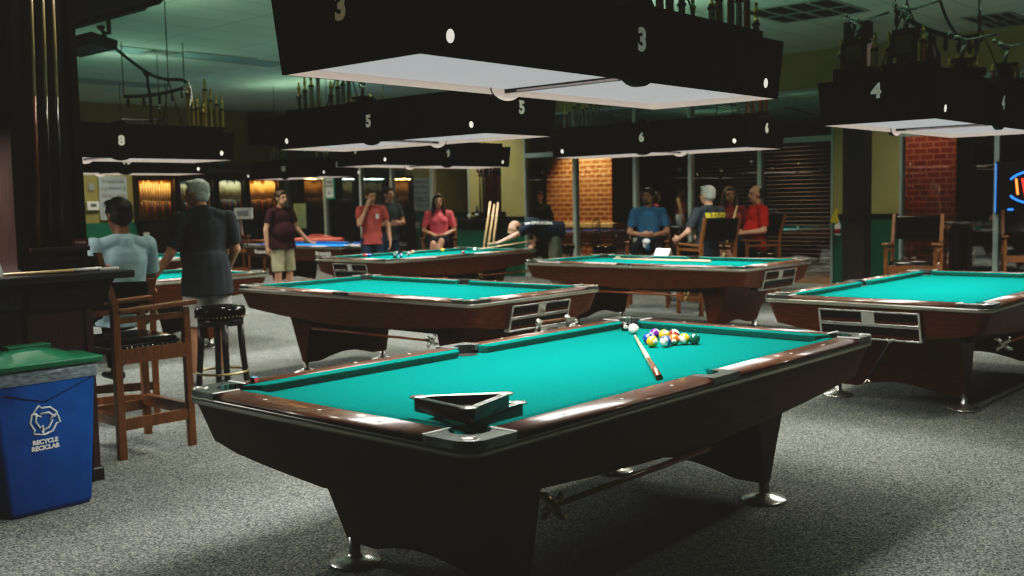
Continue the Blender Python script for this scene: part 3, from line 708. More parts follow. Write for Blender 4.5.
def column_trophy(label, x, y, z, h, rad=.02, m=M_gold, group=None, pose=0, top=True):
    r = thing('column_trophy', label, 'trophy', (x, y, z), random.uniform(-.3, .3), group)
    MB().box((-rad*1.5, -rad*1.5, 0), (rad*1.5, rad*1.5, .035)).build('base', M_marble, r, bevel=.003)
    n = 12; mb = MB()
    mb.loft([[((rad*(1 if k % 2 else .86))*math.cos(2*PI*k/n), (rad*(1 if k % 2 else .86))*math.sin(2*PI*k/n), zz) for k in range(n)] for zz in (.035, h)], 0, False); mb.build('column', m, r)
    MB().lathe([(rad*1.25, h), (rad*1.25, h+.012), (rad*.6, h+.02), (0, h+.02)], (0,0,0), 12).build('cap', M_marble, r)
    if top: topper(r, h+.02, rad/.02, M_gold)
    return r
def big_trophy(label, x, y, z, cols, h, rz=0, m=M_gold, plaque=None, figure=1):
    r = thing('figure_trophy', label, 'trophy', (x, y, z), rz)
    w = .10; MB().box((-.07, -w-.04, 0), (.07, w+.04, .05)).build('base', M_marble, r, bevel=.004)
    for i in range(cols):
        yy = -w + 2*w*i/(cols-1); hh = h*(.72 if i in (0, cols-1) else .9)
        MB().tube([(0 if cols < 4 else .03*(-1)**i, yy, .05), (0 if cols < 4 else .03*(-1)**i, yy, hh)], .016, n=8).build('column', m, r)
        cp = MB().lathe([(.02, 0), (.02, .01), (.008, .03), (.012, .045), (0, .06)], (0 if cols < 4 else .03*(-1)**i, yy, hh), 10); cp.build('column_cap', M_gold, r)
    MB().box((-.035, -.055, .05), (.035, .055, h)).build('centre_block', M_marble, r)
    MB().box((-.06, -.075, h), (.06, .075, h+.02)).build('upper_deck', M_marble, r)
    if plaque:
        pl = MB().box((-.065, -.08, h*.35), (-.052, .08, h*.98), 0).build('plaque', M_marble, r)
        MB().box((-.067, -.055, h*.45), (-.065, .055, h*.9)).build('plaque_plate', mat('plaque_bronze', (.14, .12, .06), .4, .5, var=.2), pl)
    if figure: topper(r, h+.02, .85, M_silver, 1)
    return r
LT = LZ + .29 + .0505
def at_px(px, y=None, x=None):
    rr = ray(px, 40); return (x, rr.y*x/rr.x) if x is not None else (rr.x*y/rr.y, y)
# lamp 3
for i, (px, hh, rad) in enumerate([(660, .26, .022), (670, .24, .022), (682, .15, .02), (693, .065, .02)]):
    x, y = at_px(px, y=2.95); column_trophy('copper and black column trophy, %s from the boss on the nearest lamp' % ('closest', 'second', 'third', 'fourth and shortest')[i], x, y, LT, hh, rad, M_copper)
for i, (px, hh) in enumerate([(712, .17), (719, .25), (731, .30), (739, .27), (747, .28), (756, .16)]):
    x, y = at_px(px, y=2.95+.07*(i % 2)); column_trophy('copper banded column trophy in the crowded end cluster on the nearest lamp', x, y, LT, hh, .02, M_copper if i % 3 else M_silver, 'column trophies clustered on the nearest lamp')
# lamp 5: two rows of tall silver columns
for i, (px, hh) in enumerate([(297, .16), (303, .20), (309.5, .24), (316.5, .30), (329, .13), (336, .19), (341.5, .21), (347.5, .27)]):
    x, y = at_px(px, x=5.95); column_trophy('tall silver column trophy standing on the lamp numbered 5', x, y, LT, hh, .020, M_silver, 'silver column trophies on the lamp numbered 5')
x, y = at_px(361, x=5.95); big_trophy('small gold figure trophy beside the boss of the lamp numbered 5', x, y, LT+.001, 2, .07, 0, M_gold)
# lamp 6
for i, (px, hh) in enumerate([(563.5, .17), (568.5, .20), (573, .26), (577.5, .28), (581.5, .22), (586, .23), (590, .27), (595.5, .26)]):
    x, y = at_px(px, x=9.88); column_trophy('thin pale column trophy standing on the lamp numbered 6', x, y, LT, hh, .017, M_silver, 'thin column trophies on the lamp numbered 6')
for i, (px, hh) in enumerate([(738, .22), (747, .17), (753, .20), (760, .18), (766, .22)]):
    x, y = at_px(px, x=9.88); column_trophy('dark column trophy on the end of the lamp numbered 6 nearest the window pier', x, y, LT, hh, .018, M_copper if i else M_silver, 'dark trophies at the end of the lamp numbered 6')
# lamp 4: two plaque trophies, a jug, two figure trophies
for px, yy, lab, h, pq in [(857, None, 'gold trophy with dark plaque and bending player, first on the lamp numbered 4', .22, 1), (907, None, 'black trophy with a pale framed plaque and player figure on the lamp numbered 4', .25, 1)]:
    x, y = at_px(px, x=6.97); big_trophy(lab, x, y, LT-.03, 4, h, 0, M_gold if px < 880 else M_silver, pq)
for px, hh in ((841, .13), (875, .15), (889, .14), (923, .17)):
    x, y = at_px(px, x=6.93); column_trophy('short column trophy flanking the plaque trophies on the lamp numbered 4', x, y, LT-.03, hh, .018, M_gold if px < 880 else M_copper, 'short columns flanking the plaque trophies')
x, y = at_px(932, x=7.05)
r = thing('dark_jug', 'dark narrow-necked jug standing between trophies on the lamp numbered 4', 'jug', (x, y, LT-.03)); MB().lathe([(.05, 0), (.055, .02), (.055, .10), (.025, .16), (.022, .21), (.028, .22), (0, .22)], (0,0,0), 18).build('jug_body', mat('jug_glaze', (.02, .012, .01), .4, var=.2), r)
for i, px in enumerate((963, 1006)):
    x, y = at_px(px, y=2.5); big_trophy(('copper column trophy with an aiming player, next to the jug', 'copper column trophy with an aiming player, farthest along the lamp numbered 4')[i], x, y, LT-.03, 4, .10+.05*i, .6, M_copper)
# lamp 8
for i, (px, hh) in enumerate([(185, .36), (190, .20), (194.5, .22), (200, .17), (202.5, .42), (208, .31), (213.5, .27), (219, .22)]):
    x, y = at_px(px, y=10.0); column_trophy('gold column trophy in the row on the lamp numbered 8', x, y, LT, hh, .020, M_gold, 'gold column trophies on the lamp numbered 8')
# lamp 13 and lamp 9
for i, px in enumerate((266, 270, 274, 278)):
    x, y = at_px(px, x=11.65); column_trophy('dim small trophy on the lamp numbered 13', x, y, LZ+.27+.05, .12+.05*(i % 2), .02, M_silver, 'dim trophies on the lamp numbered 13')
for i, px in enumerate((300, 306, 312, 318, 323)):
    x, y = at_px(px, x=11.6); column_trophy('faint trophy on the far half of the lamp numbered 13', x, y, LZ+.27+.05, .13+.04*(i % 2), .02, M_silver, 'faint trophies farther along the lamp numbered 13')

# curved decorative rails with little hanging bulbs
def bulb_rail(label, pts, nb):
    c = Vector(pts[0]); r = thing('hanging_rail', label, 'light rail', c)
    P = [Vector(p)-c for p in pts]; Q = []
    for i in range(len(P)-1):
        for k in range(6): Q.append(P[i].lerp(P[i+1], k/6))
    Q.append(P[-1]); n = len(Q)
    Q2 = [sum((Q[max(0, min(n-1, i+j))] for j in (-3, -2, -1, 0, 1, 2, 3)), Vector())/7 for i in range(n)]
    MB().tube(Q2, .022, n=8).build('curved_bar', M_wire, r)
    for k in range(nb):
        p = Q2[int((k+.5)*n/nb)]
        MB().lathe([(.008, -.14), (.02, -.12), (.022, -.08), (.012, -.02), (.008, 0)], p, 8).build('pendant_drop', M_wire, r)
    for p in (Q2[0], Q2[-1]): MB().tube([p, (p.x, p.y, CH-c.z)], .006, n=5).build('suspension_wire', M_wire, r)
bulb_rail('curved black rail with small hanging drops over the table by the whiteboard', [on_d(121, 96.5, 14), on_d(140, 96.5, 14.2), on_d(160, 94, 14.4), on_d(175, 90.5, 14.4), on_d(186, 87, 14.2)], 5)
bulb_rail('second curved black rail with drops, lower and farther than the first', [on_d(118, 119.5, 18.5), on_d(140, 120.5, 18.7), on_d(160, 119.5, 18.8), on_d(168, 118, 18.8)], 4)
bulb_rail('curved black rail with hanging drops above the lamp numbered 4', [on_d(893, 8, 9.4), on_d(908, 20, 9.4), on_d(926, 29.5, 9.4), on_d(950, 37, 9.4), on_d(968, 38, 9.4), on_d(980, 35, 9.4)], 8)
def cable(label, pts, rad=.012):
    c = Vector(pts[0]); o = thing('cable', label, 'cable', c); P = [Vector(p)-c for p in pts]
    Q = []
    for i in range(len(P)-1):
        p0, p1, p2, p3 = P[max(0, i-1)], P[i], P[i+1], P[min(len(P)-1, i+2)]
        for k in range(6):
            t = k/6; Q.append(.5*((2*p1)+(p2-p0)*t+(2*p0-5*p1+4*p2-p3)*t*t+(3*p1-p0-3*p2+p3)*t**3))
    Q.append(P[-1]); MB().tube(Q, rad, n=6).build('cable_run', M_wire, o); MB().lathe([(.05, 0), (.045, -.02), (.02, -.05), (.0, -.05)], (0,0,0), 12).build('ceiling_cup', M_wire, o)
p0 = on_z(101, 26.5, CH); D = 12.2
cable('black cable sagging from a ceiling cup to the rail over the far table', [p0, on_d(107, 40, D), on_d(121, 53, D+.3), on_d(147, 72.5, D+.6), on_d(164, 79, D+1.2), on_d(185, 81, 13.6), on_d(191, 95, 13.4), on_d(188.5, 108, 13)], .02)
cable('short black cable dropping from the sagging one to the lamp numbered 8', [on_d(147, 72.5, D+.6), on_d(148, 85, D+.5), on_d(150.5, 100, D+.3), on_d(151, 118, D), on_d(154, 128, 11.8)], .016)
cable('black cable looping from the ceiling to the rail above the lamp numbered 4', [on_d(937, -8, 10), on_d(946, 17, 10), on_d(954, 31, 9.7), on_d(960, 36.5, 9.4)], .013)
cable('thin black cable hanging from the end of that rail down to the trophies', [on_d(979, 37, 9.4), on_d(977, 52, 9.0), on_d(970, 64, 8.5), on_d(962, 74, 8.1)], .010)
# hanging screens
def screen(label, c, wx, wy, tilt, rz):
    r = thing('hanging_television', label, 'television', c, rz)
    R_ = Matrix.Rotation(tilt, 3, 'Y')
    MB().box((-.05, -wy/2, 0), (.05, wy/2, wx), 0, R_, (0,0,0)).build('television_housing', M_fix, r, bevel=.012)
    MB().box((-.056, -wy/2+.05, .05), (-.051, wy/2-.05, wx-.05), 0, R_, (0,0,0)).build('screen_face', mat('dark_screen', (.012, .012, .016), .25, var=.2), r)
    MB().tube([(.06, 0, wx*.6), (.12, 0, wx*.6), (.12, 0, CH-c[2])], .025, n=8).build('ceiling_pole', M_wire, r)
    MB().box((-.02, -.35*wy, -.03), (.04, .35*wy, .005), 0, R_, (0,0,0)).build('lower_bracket', mat('bracket_grey', (.06, .055, .06), .5, var=.2), r)
a = on_d(163, 0, 7.0); b = on_x(85, 21, a.x)
screen('big dark television hung from the ceiling behind the cue pillar', ((a.x+b.x)/2, (a.y+b.y)/2+.35, (a.z+b.z)/2), .55, (b.y-a.y)+.75, -.9, 0)
a = on_d(118, 50, 11); screen('smaller dark television hung farther back among cables', (a.x, a.y+.4, a.z+.05), .30, .8, -1.35, 0)
# speaker in the corner
p = on_y(267, 145, WY-.35)
r = thing('wall_speaker', 'dim black loudspeaker high in the far corner', 'speaker', (p.x, WY, 2.95)); MB().box((-.28, -.38, 0), (.28, -.0, .62)).build('cabinet', M_fix, r, bevel=.02); MB().lathe([(.16, 0), (.15, .012), (.05, -.01), (0, -.01)], (0, -.385, .25), 18, 0, (0, -1, 0)).build('cone', mat('speaker_cone', (.05, .05, .05), .5, var=.1), r)

# ================================================================== CUE PILLAR, COUNTER, BIN
px0, px1, py0, py1 = 2.28, 2.62, 5.40, 6.1
f = MB(); f.box((px0, py0, 0), (px1, py1, CH)); struct(f, 'wall_pillar', [M_mahog], 'dark mahogany pillar that carries the cue rack')
# fluted face boards and base cladding of the pillar
r = thing('wall_cue_rack', 'tall mahogany cue rack on the dark pillar, holding three cues', 'cue rack', (2.45, 5.399, 0))
MB().box((-.20, -.035, 1.20), (-.155, 0, 3.0)).build('side_board', M_mahog, r, bevel=.006); MB().box((.125, -.035, 1.20), (.17, 0, 3.0)).build('side_board', M_mahog, r, bevel=.006)
MB().box((-.155, -.012, 1.20), (.125, 0, 3.0)).build('back_board', M_ebony, r)
MB().box((-.15, -.085, 1.285), (.16, -.012, 1.31)).build('butt_shelf', M_mahog_r, r, bevel=.004); MB().box((-.14, -.05, 1.235), (.12, -.012, 1.25)).build('lower_strip', M_mahog_r, r)
for i, (ax, bx, lab, bt) in enumerate([(37.5, 31.5, 'nearest the pillar edge with the bin', M_cuebutt), (49, 43, 'in the middle', M_cuedark), (60.5, 53, 'beside the red lettered block', M_cuedark)]):
    a = on_y(ax+1, 244, 5.355); b = on_y(bx+.5, -6, 5.365)
    cue('cue standing in the pillar rack, the one ' + lab, (b.x, 5.365, 2.72), (a.x, 5.352, 1.311), .0065, .0155, 'cues in the pillar rack', bt, .45)
r = thing('lettered_block', 'small red wooden block with white lettering on the rack shelf', 'block', (2.565, 5.35, 1.311)); MB().box((-.045, -.02, 0), (.045, .02, .035)).build('block_body', mat('red_block', (.16, .03, .02), .5, var=.2), r); text_obj('lettering', 'CHALK', .018, M_paper, r, basis((1,0,0), (0,0,1), (0, -.0215, .017)))
# bar ledge around the pillar
r = thing('bar_ledge', 'dark wooden bar ledge around the cue pillar with a panelled base', 'counter', (2.45, 5.6, 0))
MB().prism([(-.75, -.42), (.335, -.42), (.335, .6), (.178, .6), (.178, -.208), (-.178, -.208), (-.178, .6), (-.75, .6)], 1.135, 1.175).build('ledge_top', M_ebony, r, bevel=.008)
mb = MB(); mb.box((-.18, -.28, .985), (.225, -.206, 1.135)); mb.build('apron_panel', M_mahog, r, bevel=.006)
mb = MB(); mb.hexa([(.235, -.24, 1.02), (.25, -.24, 1.02), (.25, -.14, 1.02), (.235, -.14, 1.02)], [(.235, -.24, 1.135), (.315, -.24, 1.135), (.315, -.14, 1.135), (.235, -.14, 1.135)]); mb.build('bracket', M_mahog, r)
mb = MB(); mb.box((-.7, -.26, 1.0), (-.20, -.22, 1.135)); mb.build('apron_panel', M_ebony, r, bevel=.006)
mb = MB()
for k in range(3): 
    c = Vector((-.42+.09*k, -.265, 1.06)); mb.tube([c+Vector((.04*math.cos(t)*(1-t/9), 0, .035*math.sin(t)*(1-t/9))) for t in [j*.5 for j in range(14)]], .006, n=6)
mb.build('scroll_carving', M_mahog_r, r)
mb = MB(); mb.box((-.165, -.225, 0), (.165, -.206, .985)); mb.build('base_panel', M_mahog_r, r)
mb = MB(); mb.box((.135, -.245, 0), (.172, -.206, 1.0)); mb.build('corner_stile', M_mahog_r, r)
MB().box((-.8, -.20, 0), (-.19, -.17, 1.0)).build('base_panel', M_ebony, r)
MB().box((.125, -.255, 0), (.185, -.206, .10)).build('plinth_block', M_ebony, r); MB().box((.124, -.257, .10), (.186, -.206, .108)).build('plinth_cap', M_chrome, r)
# paper, cue and bits on the ledge
r = thing('paper_roll', 'pale curled paper sheet leaning at the end of the bar ledge', 'paper', (2.11, 5.25, 1.176))
mb = MB(); mb.loft([[(x, .02*math.sin(x*30), z) for x in (-.05, -.03, 0, .03)] for z in (0, .05, .10, .15)], 0, True, False, False); mb.xf(Matrix.Shear('XY', 4, (.0, .0)) if False else Matrix.Rotation(-.25, 4, 'Y')); mb.build('sheet', M_paper, r)
a = on_z(8, 276, 1.19); b = on_z(90, 268.5, 1.19)
cue('pale cue shaft lying along the bar ledge', (2.10, 5.27, 1.186), (2.66, 5.31, 1.186), .008, .010, None, M_white, .72, wrap=False)
p = on_z(108, 270, 1.18); r = thing('chalk_holder', 'small white and pink chalk holder at the end of the bar ledge', 'chalk holder', (2.70, 5.30, 1.176)); MB().box((-.06, -.015, 0), (.05, .015, .014)).build('tray', M_white, r, bevel=.003); MB().ball((-.005, 0, .02), .012, 0, 10, 8).build('pink_chalk', mat('pink_chalk', (.6, .25, .25), .8, var=.1), r)

# recycling bin
r = thing('recycling_bin', 'blue recycling bin with green lid and clear liner in front of the cue pillar', 'recycling bin', (2.20, 5.09, FZ))
def bring(x0, x1, y0, y1, z): return [(x, y, z) for x, y in [(a+(x0+x1)/2, b+(y0+y1)/2) for a, b in rrect((x1-x0)/2, (y1-y0)/2, .025, 3)]]
mb = MB(); mb.loft([bring(-.215, .185, -.10, .12, 0), bring(-.215, .195, -.105, .125, .03), bring(-.27, .235, -.125, .14, .70)], 0, True); mb.build('bin_body', M_blue, r)
mb = MB(); mb.loft([bring(-.275, .24, -.129, .142, .64), bring(-.281, .247, -.135, .146, .675), bring(-.278, .243, -.130, .143, .715)], 0, True, False); mb.build('liner_film', M_film, r)
nx = 14; mb = MB(); rings = []
for zz, gr in ((.712, .02), (.735, .022), (.742, .018)): rings.append(bring(-.28-gr, .245+gr, -.135-gr, .145+gr, zz))
mb.loft(rings, 0, True, True)
dome = []
for t in [k/8 for k in range(9)]:
    x0 = -.285+t*.52; h = .742+.055*math.sin(PI*min(1, t*1.15+.02))**.8 if t*1.15+.02 < 1 else .742
    dome.append([(x0, -.125, .741), (x0, -.08, h), (x0, .0, h+.012), (x0, .09, h), (x0, .135, .741)])
mb.loft(dome, 0, True, False, False); mb.box((-.15, -.03, .79), (.06, .05, .815)); mb.build('bin_lid', M_green, r, bevel=.006)
def bp(x, z):      # point on the sloping front face
    t = (z-.03)/.67; return Vector((x, -.105-.020*t-.003, z))
Mb = basis((1, 0, 0), (0, -.02/.67, 1), (0, 0, 0))
# recycling arrows
mb = MB(); cxz = (-.035, .455)
for k in range(3):
    a0 = math.radians(90+120*k)
    def pt(u, v):  # local frame of one side of the triangle
        d = math.radians(90+120*k); n = Vector((math.cos(d), math.sin(d))); t = Vector((-n.y, n.x)); w = n*v+t*u; return bp(cxz[0]+w.x, cxz[1]+w.y)
    P = [(-.050, .012), (-.062, .032), (-.030, .062), (.012, .062), (.022, .077), (.056, .040), (.014, .020), (.018, .036), (-.022, .036), (-.050, .012)]
    mb.tube([pt(u, v) for u, v in P], .0052, n=5)
mb.build('recycling_arrows', M_white, r)
for s, z in (('RECYCLE', .352), ('RECICLAR', .322)):
    q = bp(-.035, z); text_obj('lettering', s, .030, M_white, r, basis((1, 0, 0), (0, -.02/.67, 1), (q.x, q.y-.001, q.z)), bold=.0016)
mb = MB()
for u0, z0, u1, z1 in ((-.215, .60, -.03, .545), (-.03, .545, .22, .64)): mb.tube([bp(u0, z0), bp(u1, z1)], .0025, n=5)
mb.build('crease', mat('bin_crease', (.003, .02, .09), .5), r)

# ================================================================== CHAIRS, STOOLS, TABLES
def bar_chair(label, x, y, head, wood=M_oak, scale=1.0, group=None):
    """high chair with arms; faces +x, width along y"""
    r = thing('bar_chair', label, 'chair', (x, y, FZ), head, group); S = scale; w = .265
    for s in (1, -1):
        MB().hexa([(-.245, s*w-.02, 0), (-.195, s*w-.02, 0), (-.195, s*w+.02, 0), (-.245, s*w+.02, 0)], [(-.245, s*w-.02, .90), (-.20, s*w-.02, .90), (-.20, s*w+.02, .90), (-.245, s*w+.02, .90)]).hexa([(-.245, s*w-.02, .90), (-.20, s*w-.02, .90), (-.20, s*w+.02, .90), (-.245, s*w+.02, .90)], [(-.325, s*w-.02, 1.22), (-.29, s*w-.02, 1.22), (-.29, s*w+.02, 1.22), (-.325, s*w+.02, 1.22)]).build('leg', wood, r, bevel=.004)
        MB().hexa([(.215, s*w-.02, 0), (.26, s*w-.02, 0), (.26, s*w+.02, 0), (.215, s*w+.02, 0)], [(.205, s*w-.02, .86), (.25, s*w-.02, .86), (.25, s*w+.02, .86), (.205, s*w+.02, .86)]).build('leg', wood, r, bevel=.004)
        MB().hexa([(-.21, s*w-.028, .855), (.30, s*w-.035, .875), (.30, s*w+.035, .875), (-.21, s*w+.028, .855)], [(-.21, s*w-.028, .885), (.30, s*w-.035, .905), (.30, s*w+.035, .905), (-.21, s*w+.028, .885)]).build('armrest', wood, r, bevel=.008)
        MB().box((-.20, s*w-.015, .80), (.21, s*w+.015, .835)).build('stretcher', wood, r)
        MB().box((-.20, s*w-.018, .56), (.22, s*w+.018, .645)).build('seat_rail', wood, r)
        MB().box((-.20, s*w-.015, .17), (.22, s*w+.015, .235)).build('stretcher', wood, r)
    MB().box((.20, -w, .20), (.245, w, .27)).build('footrest', wood, r); MB().box((-.24, -w, .20), (-.205, w, .26)).build('stretcher', wood, r)
    MB().box((.205, -w, .56), (.245, w, .645)).build('seat_rail', wood, r)
    mb = MB(); mb.loft([[(x_, y_, z) for x_, y_ in rrect(.215*k, .235*k, .03)] for z, k in ((.635, 1), (.66, 1.0), (.685, .95), (.70, .8))], 0, True); st = mb.build('seat', M_black, r)
    nb = MB()
    for s in (1, -1):
        for k in range(12): nb.ball((-.18+.033*k, s*.243, .65), .006, 0, 6, 4)
    for k in range(13): nb.ball((.222, -.2+.033*k, .65), .006, 0, 6, 4)
    nb.build('nailheads', M_chrome, st)
    mb = MB(); mb.hexa([(-.265, -.24, .93), (-.225, -.24, .93), (-.225, .24, .93), (-.265, .24, .93)], [(-.33, -.24, 1.20), (-.285, -.24, 1.20), (-.285, .24, 1.20), (-.33, .24, 1.20)]); mb.build('backrest', M_black, r, bevel=.012)
    return r
ANG = math.atan2(.665, .747)
CH1 = bar_chair('golden oak high chair with black studded seat beside the bar ledge', 3.135, 5.945, 0)
def chair_copy(label, x, y, head):
    c = copy_tree(CH1); c.location = (x, y, FZ); c.rotation_euler.z = head; c['label'] = label; return c
stool_n = [0]
def bar_stool(label, x, y, h=.74, group=None, wood=M_ebony):
    r = thing('bar_stool', label, 'stool', (x, y, FZ), .4, group)
    MB().lathe([(.17, h-.09), (.188, h-.085), (.19, h-.035), (.18, h-.01), (.13, h), (0, h)], (0,0,0), 28).build('seat', M_black, r)
    nb = MB()
    for k in range(40): a = 2*PI*k/40; nb.ball((.190*math.cos(a), .190*math.sin(a), h-.078), .0055, 0, 6, 4)
    nb.build('nailheads', M_brass, r)
    MB().lathe([(.15, h-.15), (.17, h-.145), (.17, h-.09), (.15, h-.088)], (0,0,0), 24).build('seat_ring', wood, r)
    for k in range(4):
        a = PI/4+PI/2*k; c, s = math.cos(a), math.sin(a)
        MB().tube([(.145*c, .145*s, h-.10), (.155*c, .155*s, .4), (.19*c, .19*s, 0)], [.026, .025, .021], n=8).build('leg', wood, r)
    n = 32; mb = MB(); mb.tube([(.19*math.cos(2*PI*k/n), .19*math.sin(2*PI*k/n), .215) for k in range(n+1)], .010, n=8, caps=False); mb.build('foot_ring', M_brass, r)
    return r
bar_stool('round black bar stool with brass foot ring in front of the grey-haired man', 4.36, 6.86, .72)
for (px, d, lab) in ((563, 16.6, 'round black stool between the bald man shooting and the brick pier'), (605, 15.9, 'round black stool nearest the seated man in blue')):
    p = on_d(px, 250, d); bar_stool(lab, p.x, p.y, .76)
def round_table(label, x, y, h, rad, top=M_ebony):
    r = thing('round_bar_table', label, 'table', (x, y, FZ)); MB().lathe([(rad-.02, h-.035), (rad, h-.03), (rad, h-.008), (rad-.01, h), (0, h)], (0,0,0), 28).build('table_top', top, r)
    MB().lathe([(.045, .03), (.045, h-.035), (.09, h-.034)], (0,0,0), 14).build('pedestal', M_wire, r); MB().lathe([(.27, 0), (.27, .012), (.10, .03), (.045, .06), (0, .06)], (0,0,0), 24).build('base', M_wire, r)
    return r
round_table('small round black pedestal table in front of the dim brick pier', 13.38, 4.45, 1.10, .24)
tb = round_table('small dark bar table between the man in blue and the group in red', 12.75, 8.02, 1.06, .30)
p = on_d(667, 223, 14.8)
def tumbler(label, x, y, z, h=.14, rr=.045): 
    r = thing('drinking_glass', label, 'glass', (x, y, z+(FZ if z < 1.1 else 0))); MB().lathe([(rr*.8, 0), (rr, h), (rr*.92, h), (rr*.75, .012), (0, .012)], (0,0,0), 16).build('glass_wall', M_glassware, r); return r
tumbler('tall clear glass on the dark table beside the man in blue', 12.62, 8.02, 1.06, .17, .05)
tumbler('second clear glass on the dark table, nearest the grey-haired seated man', 12.72, 7.82, 1.06, .15, .045)
# right hand window corner
p = on_d(898, 262, 12.0); chair_copy('empty oak high chair with glossy black back by the yellow pier', 11.93, 4.43, math.radians(192))
p = on_d(1024, 262, 13.2); chair_copy('oak high chair half hidden at the frame edge under the neon sign', p.x+.1, p.y, math.radians(200))
def wire_chair(label, x, y, head):
    r = thing('wire_chair', label, 'chair', (x, y, -.02), head)
    for sx in (-.2, .2):
        for sy in (-.2, .2): MB().tube([(sx*1.1, sy*1.1, 0), (sx, sy, .62), (sx, sy, 1.05 if sx < 0 else .62)], .012, n=6).build('leg', M_wire, r)
    MB().lathe([(.22, .62), (.22, .65), (0, .655)], (0,0,0), 18).build('seat', M_wire, r)
    mb = MB(); mb.tube([(-.2, -.2, 1.05), (-.22, -.1, 1.12), (-.22, .1, 1.12), (-.2, .2, 1.05)], .012, n=6)
    for k in (-1, 0, 1): mb.tube([(-.2, k*.08, .65), (-.21, k*.06+.05, .85), (-.22, k*.07, 1.1)], .007, n=5)
    mb.build('curled_back', M_wire, r); return r
p = on_d(587, 240, 18.2); wire_chair('black wrought iron chair outside before the lit brick pier', 16.5, p.y*16.5/p.x if False else on_x(587, 240, 16.5).y, 2.6)
wire_chair('black metal chair outside behind the round bar table', 16.4, on_x(936, 240, 16.4).y, 2.8)
# square structural column between the window piers
f = MB(); c = on_d(852, 216, 13.6)
f.box((c.x, c.y-.16, 0), (c.x+.24, c.y+.13, CH)); struct(f, 'wall_column', [mat('dark_column_stain', (.028, .020, .017), .45, var=.25, scale=4)]); f = MB(); f.box((c.x-.012, c.y-.172, 1.17), (c.x+.25, c.y+.142, 1.21)); struct(f, 'trim_column', M_ebony)
# spray bottle hung on green pier
p = on_d(836, 243, 15.0)
r = thing('spray_bottle', 'white and red spray bottle with a yellow cloth hung on the green pier', 'spray bottle', (15.15, on_x(837.5, 240, 15.15).y, .88))
MB().lathe([(.045, 0), (.05, .02), (.05, .16), (.02, .22), (.02, .26), (0, .26)], (0,0,0), 14).build('bottle', M_white, r); MB().tube([(.0, .0, .26), (.02, .0, .30), (.09, .0, .30)], .006, n=6).build('hanging_hook', M_wire, r); MB().lathe([(.051, .03), (.051, .10), (.05, .101)], (0,0,0), 14).build('red_label', BC['red'], r)
mb = MB(); mb.hexa([(-.06, -.02, .19), (-.02, -.02, .19), (-.02, .10, .19), (-.06, .10, .19)], [(-.04, -.02, .40), (-.02, -.02, .40), (-.02, .03, .40), (-.04, .03, .40)]); mb.build('yellow_cloth', mat('yellow_cloth', (.70, .55, .04), .9, var=.1), r)
# neon beer-style sign in the window
def tubes(nm, P, m, r, rad=.014): MB().tube(P, rad, n=8).build(nm, m, r)
M_nb = mat('neon_blue', (.02, .1, .6), .3, emit=(.05, .30, 1), es=1.3, var=.02); M_no = mat('neon_orange', (.6, .2, .05), .3, emit=(1, .30, .06), es=2.0, var=.02); M_nr = mat('neon_red', (.6, .02, .02), .3, emit=(1, .04, .03), es=2.0, var=.02)
c = on_x(1035, 187, 15.16); r = thing('neon_sign', 'neon sign with a blue oval and orange-red letters in the window', 'neon sign', c)
MB().box((.05, -.52, -.36), (.07, .52, .36)).build('backing_panel', M_wire, r)
tubes('blue_oval', [(0, .36*math.cos(t), .22*math.sin(t)) for t in [math.radians(a) for a in range(30, 331, 12)]], M_nb, r)
tubes('letter_stroke', [(0, .24, .12), (0, .215, -.10)], M_no, r); tubes('letter_stroke', [(0, .16, .12), (0, .12, -.14), (0, .05, .1)], M_nr, r); tubes('letter_stroke', [(0, -.02, .1), (0, -.06, -.12), (0, -.16, -.1)], M_no, r); tubes('blue_dash', [(0, .34, -.30), (0, .27, -.30)], M_nb, r)
tubes('blue_post_glow', [(0, .50, -.34), (0, .50, .34)], M_nb, r, .006)  # glowing tube added to imitate blue light along the post edge
# blinds
M_slat = mat('blind_slat_brown', (.16, .09, .055), .6, var=.15, scale=3); M_slatd = mat('blind_slat_dark', (.045, .04, .035), .6, var=.15, scale=3)
def blind(label, y0, y1, z0, z1, m, tilt=.5, pitch=.05):
    r = thing('window_blind', label, 'blind', (WX+.075, (y0+y1)/2, z1)); mb = MB(); w = (y1-y0)/2-.045; n = int((z1-z0)/pitch); dx = .024*math.cos(tilt); dz = .024*math.sin(tilt)
    for k in range(1, n): z = -k*pitch; mb.hexa([(-dx, -w, z-dz), (dx, -w, z+dz), (dx, w, z+dz), (-dx, w, z-dz)], [(-dx, -w, z-dz+.003), (dx, -w, z+dz+.003), (dx, w, z+dz+.003), (-dx, w, z-dz+.003)])
    mb.build('slats', m, r); MB().box((-.03, -w, -.04), (.03, w, 0)).build('head_rail', m, r)
    for s in (-.7, .7): MB().tube([(0, s*w, -.04), (0, s*w, -(z1-z0)+.05)], .003, n=4).build('ladder_cord', M_wire, r)
blind('brown slatted blind with warm light between slats behind the red shirts', 8.16, 9.44, .15, HZ, M_slat, .25, .065)
blind('dark slatted blind in the pane next to the yellow pier and column', 6.95, 8.14, .15, HZ, M_slatd, .3, .065)
blind('dark slatted blind in the upper pane above the red shirts', 8.16, 9.44, MZ, TZ-.02, M_slatd, .7)
blind('dark slatted blind in the upper pane beside the column', 6.95, 8.14, MZ, TZ-.02, M_slatd, .7)
blind('dark slatted blind in the upper pane above the man in blue', 9.5, 10.6, MZ, TZ-.02, M_slatd, .7)
blind('dark slatted blind in the upper pane above the lit brick pier', 10.65, 13.15, MZ, TZ-.02, M_slatd, .7)
blind('dark blind with faint slats in the pane under the neon sign', 3.22, 4.50, .15, 1.35, M_slatd, .3, .065)
blind('narrow blind slat stack in the pane next to the cue rack pier', 12.85, 13.2, .15, HZ, M_slatd, .3, .065)
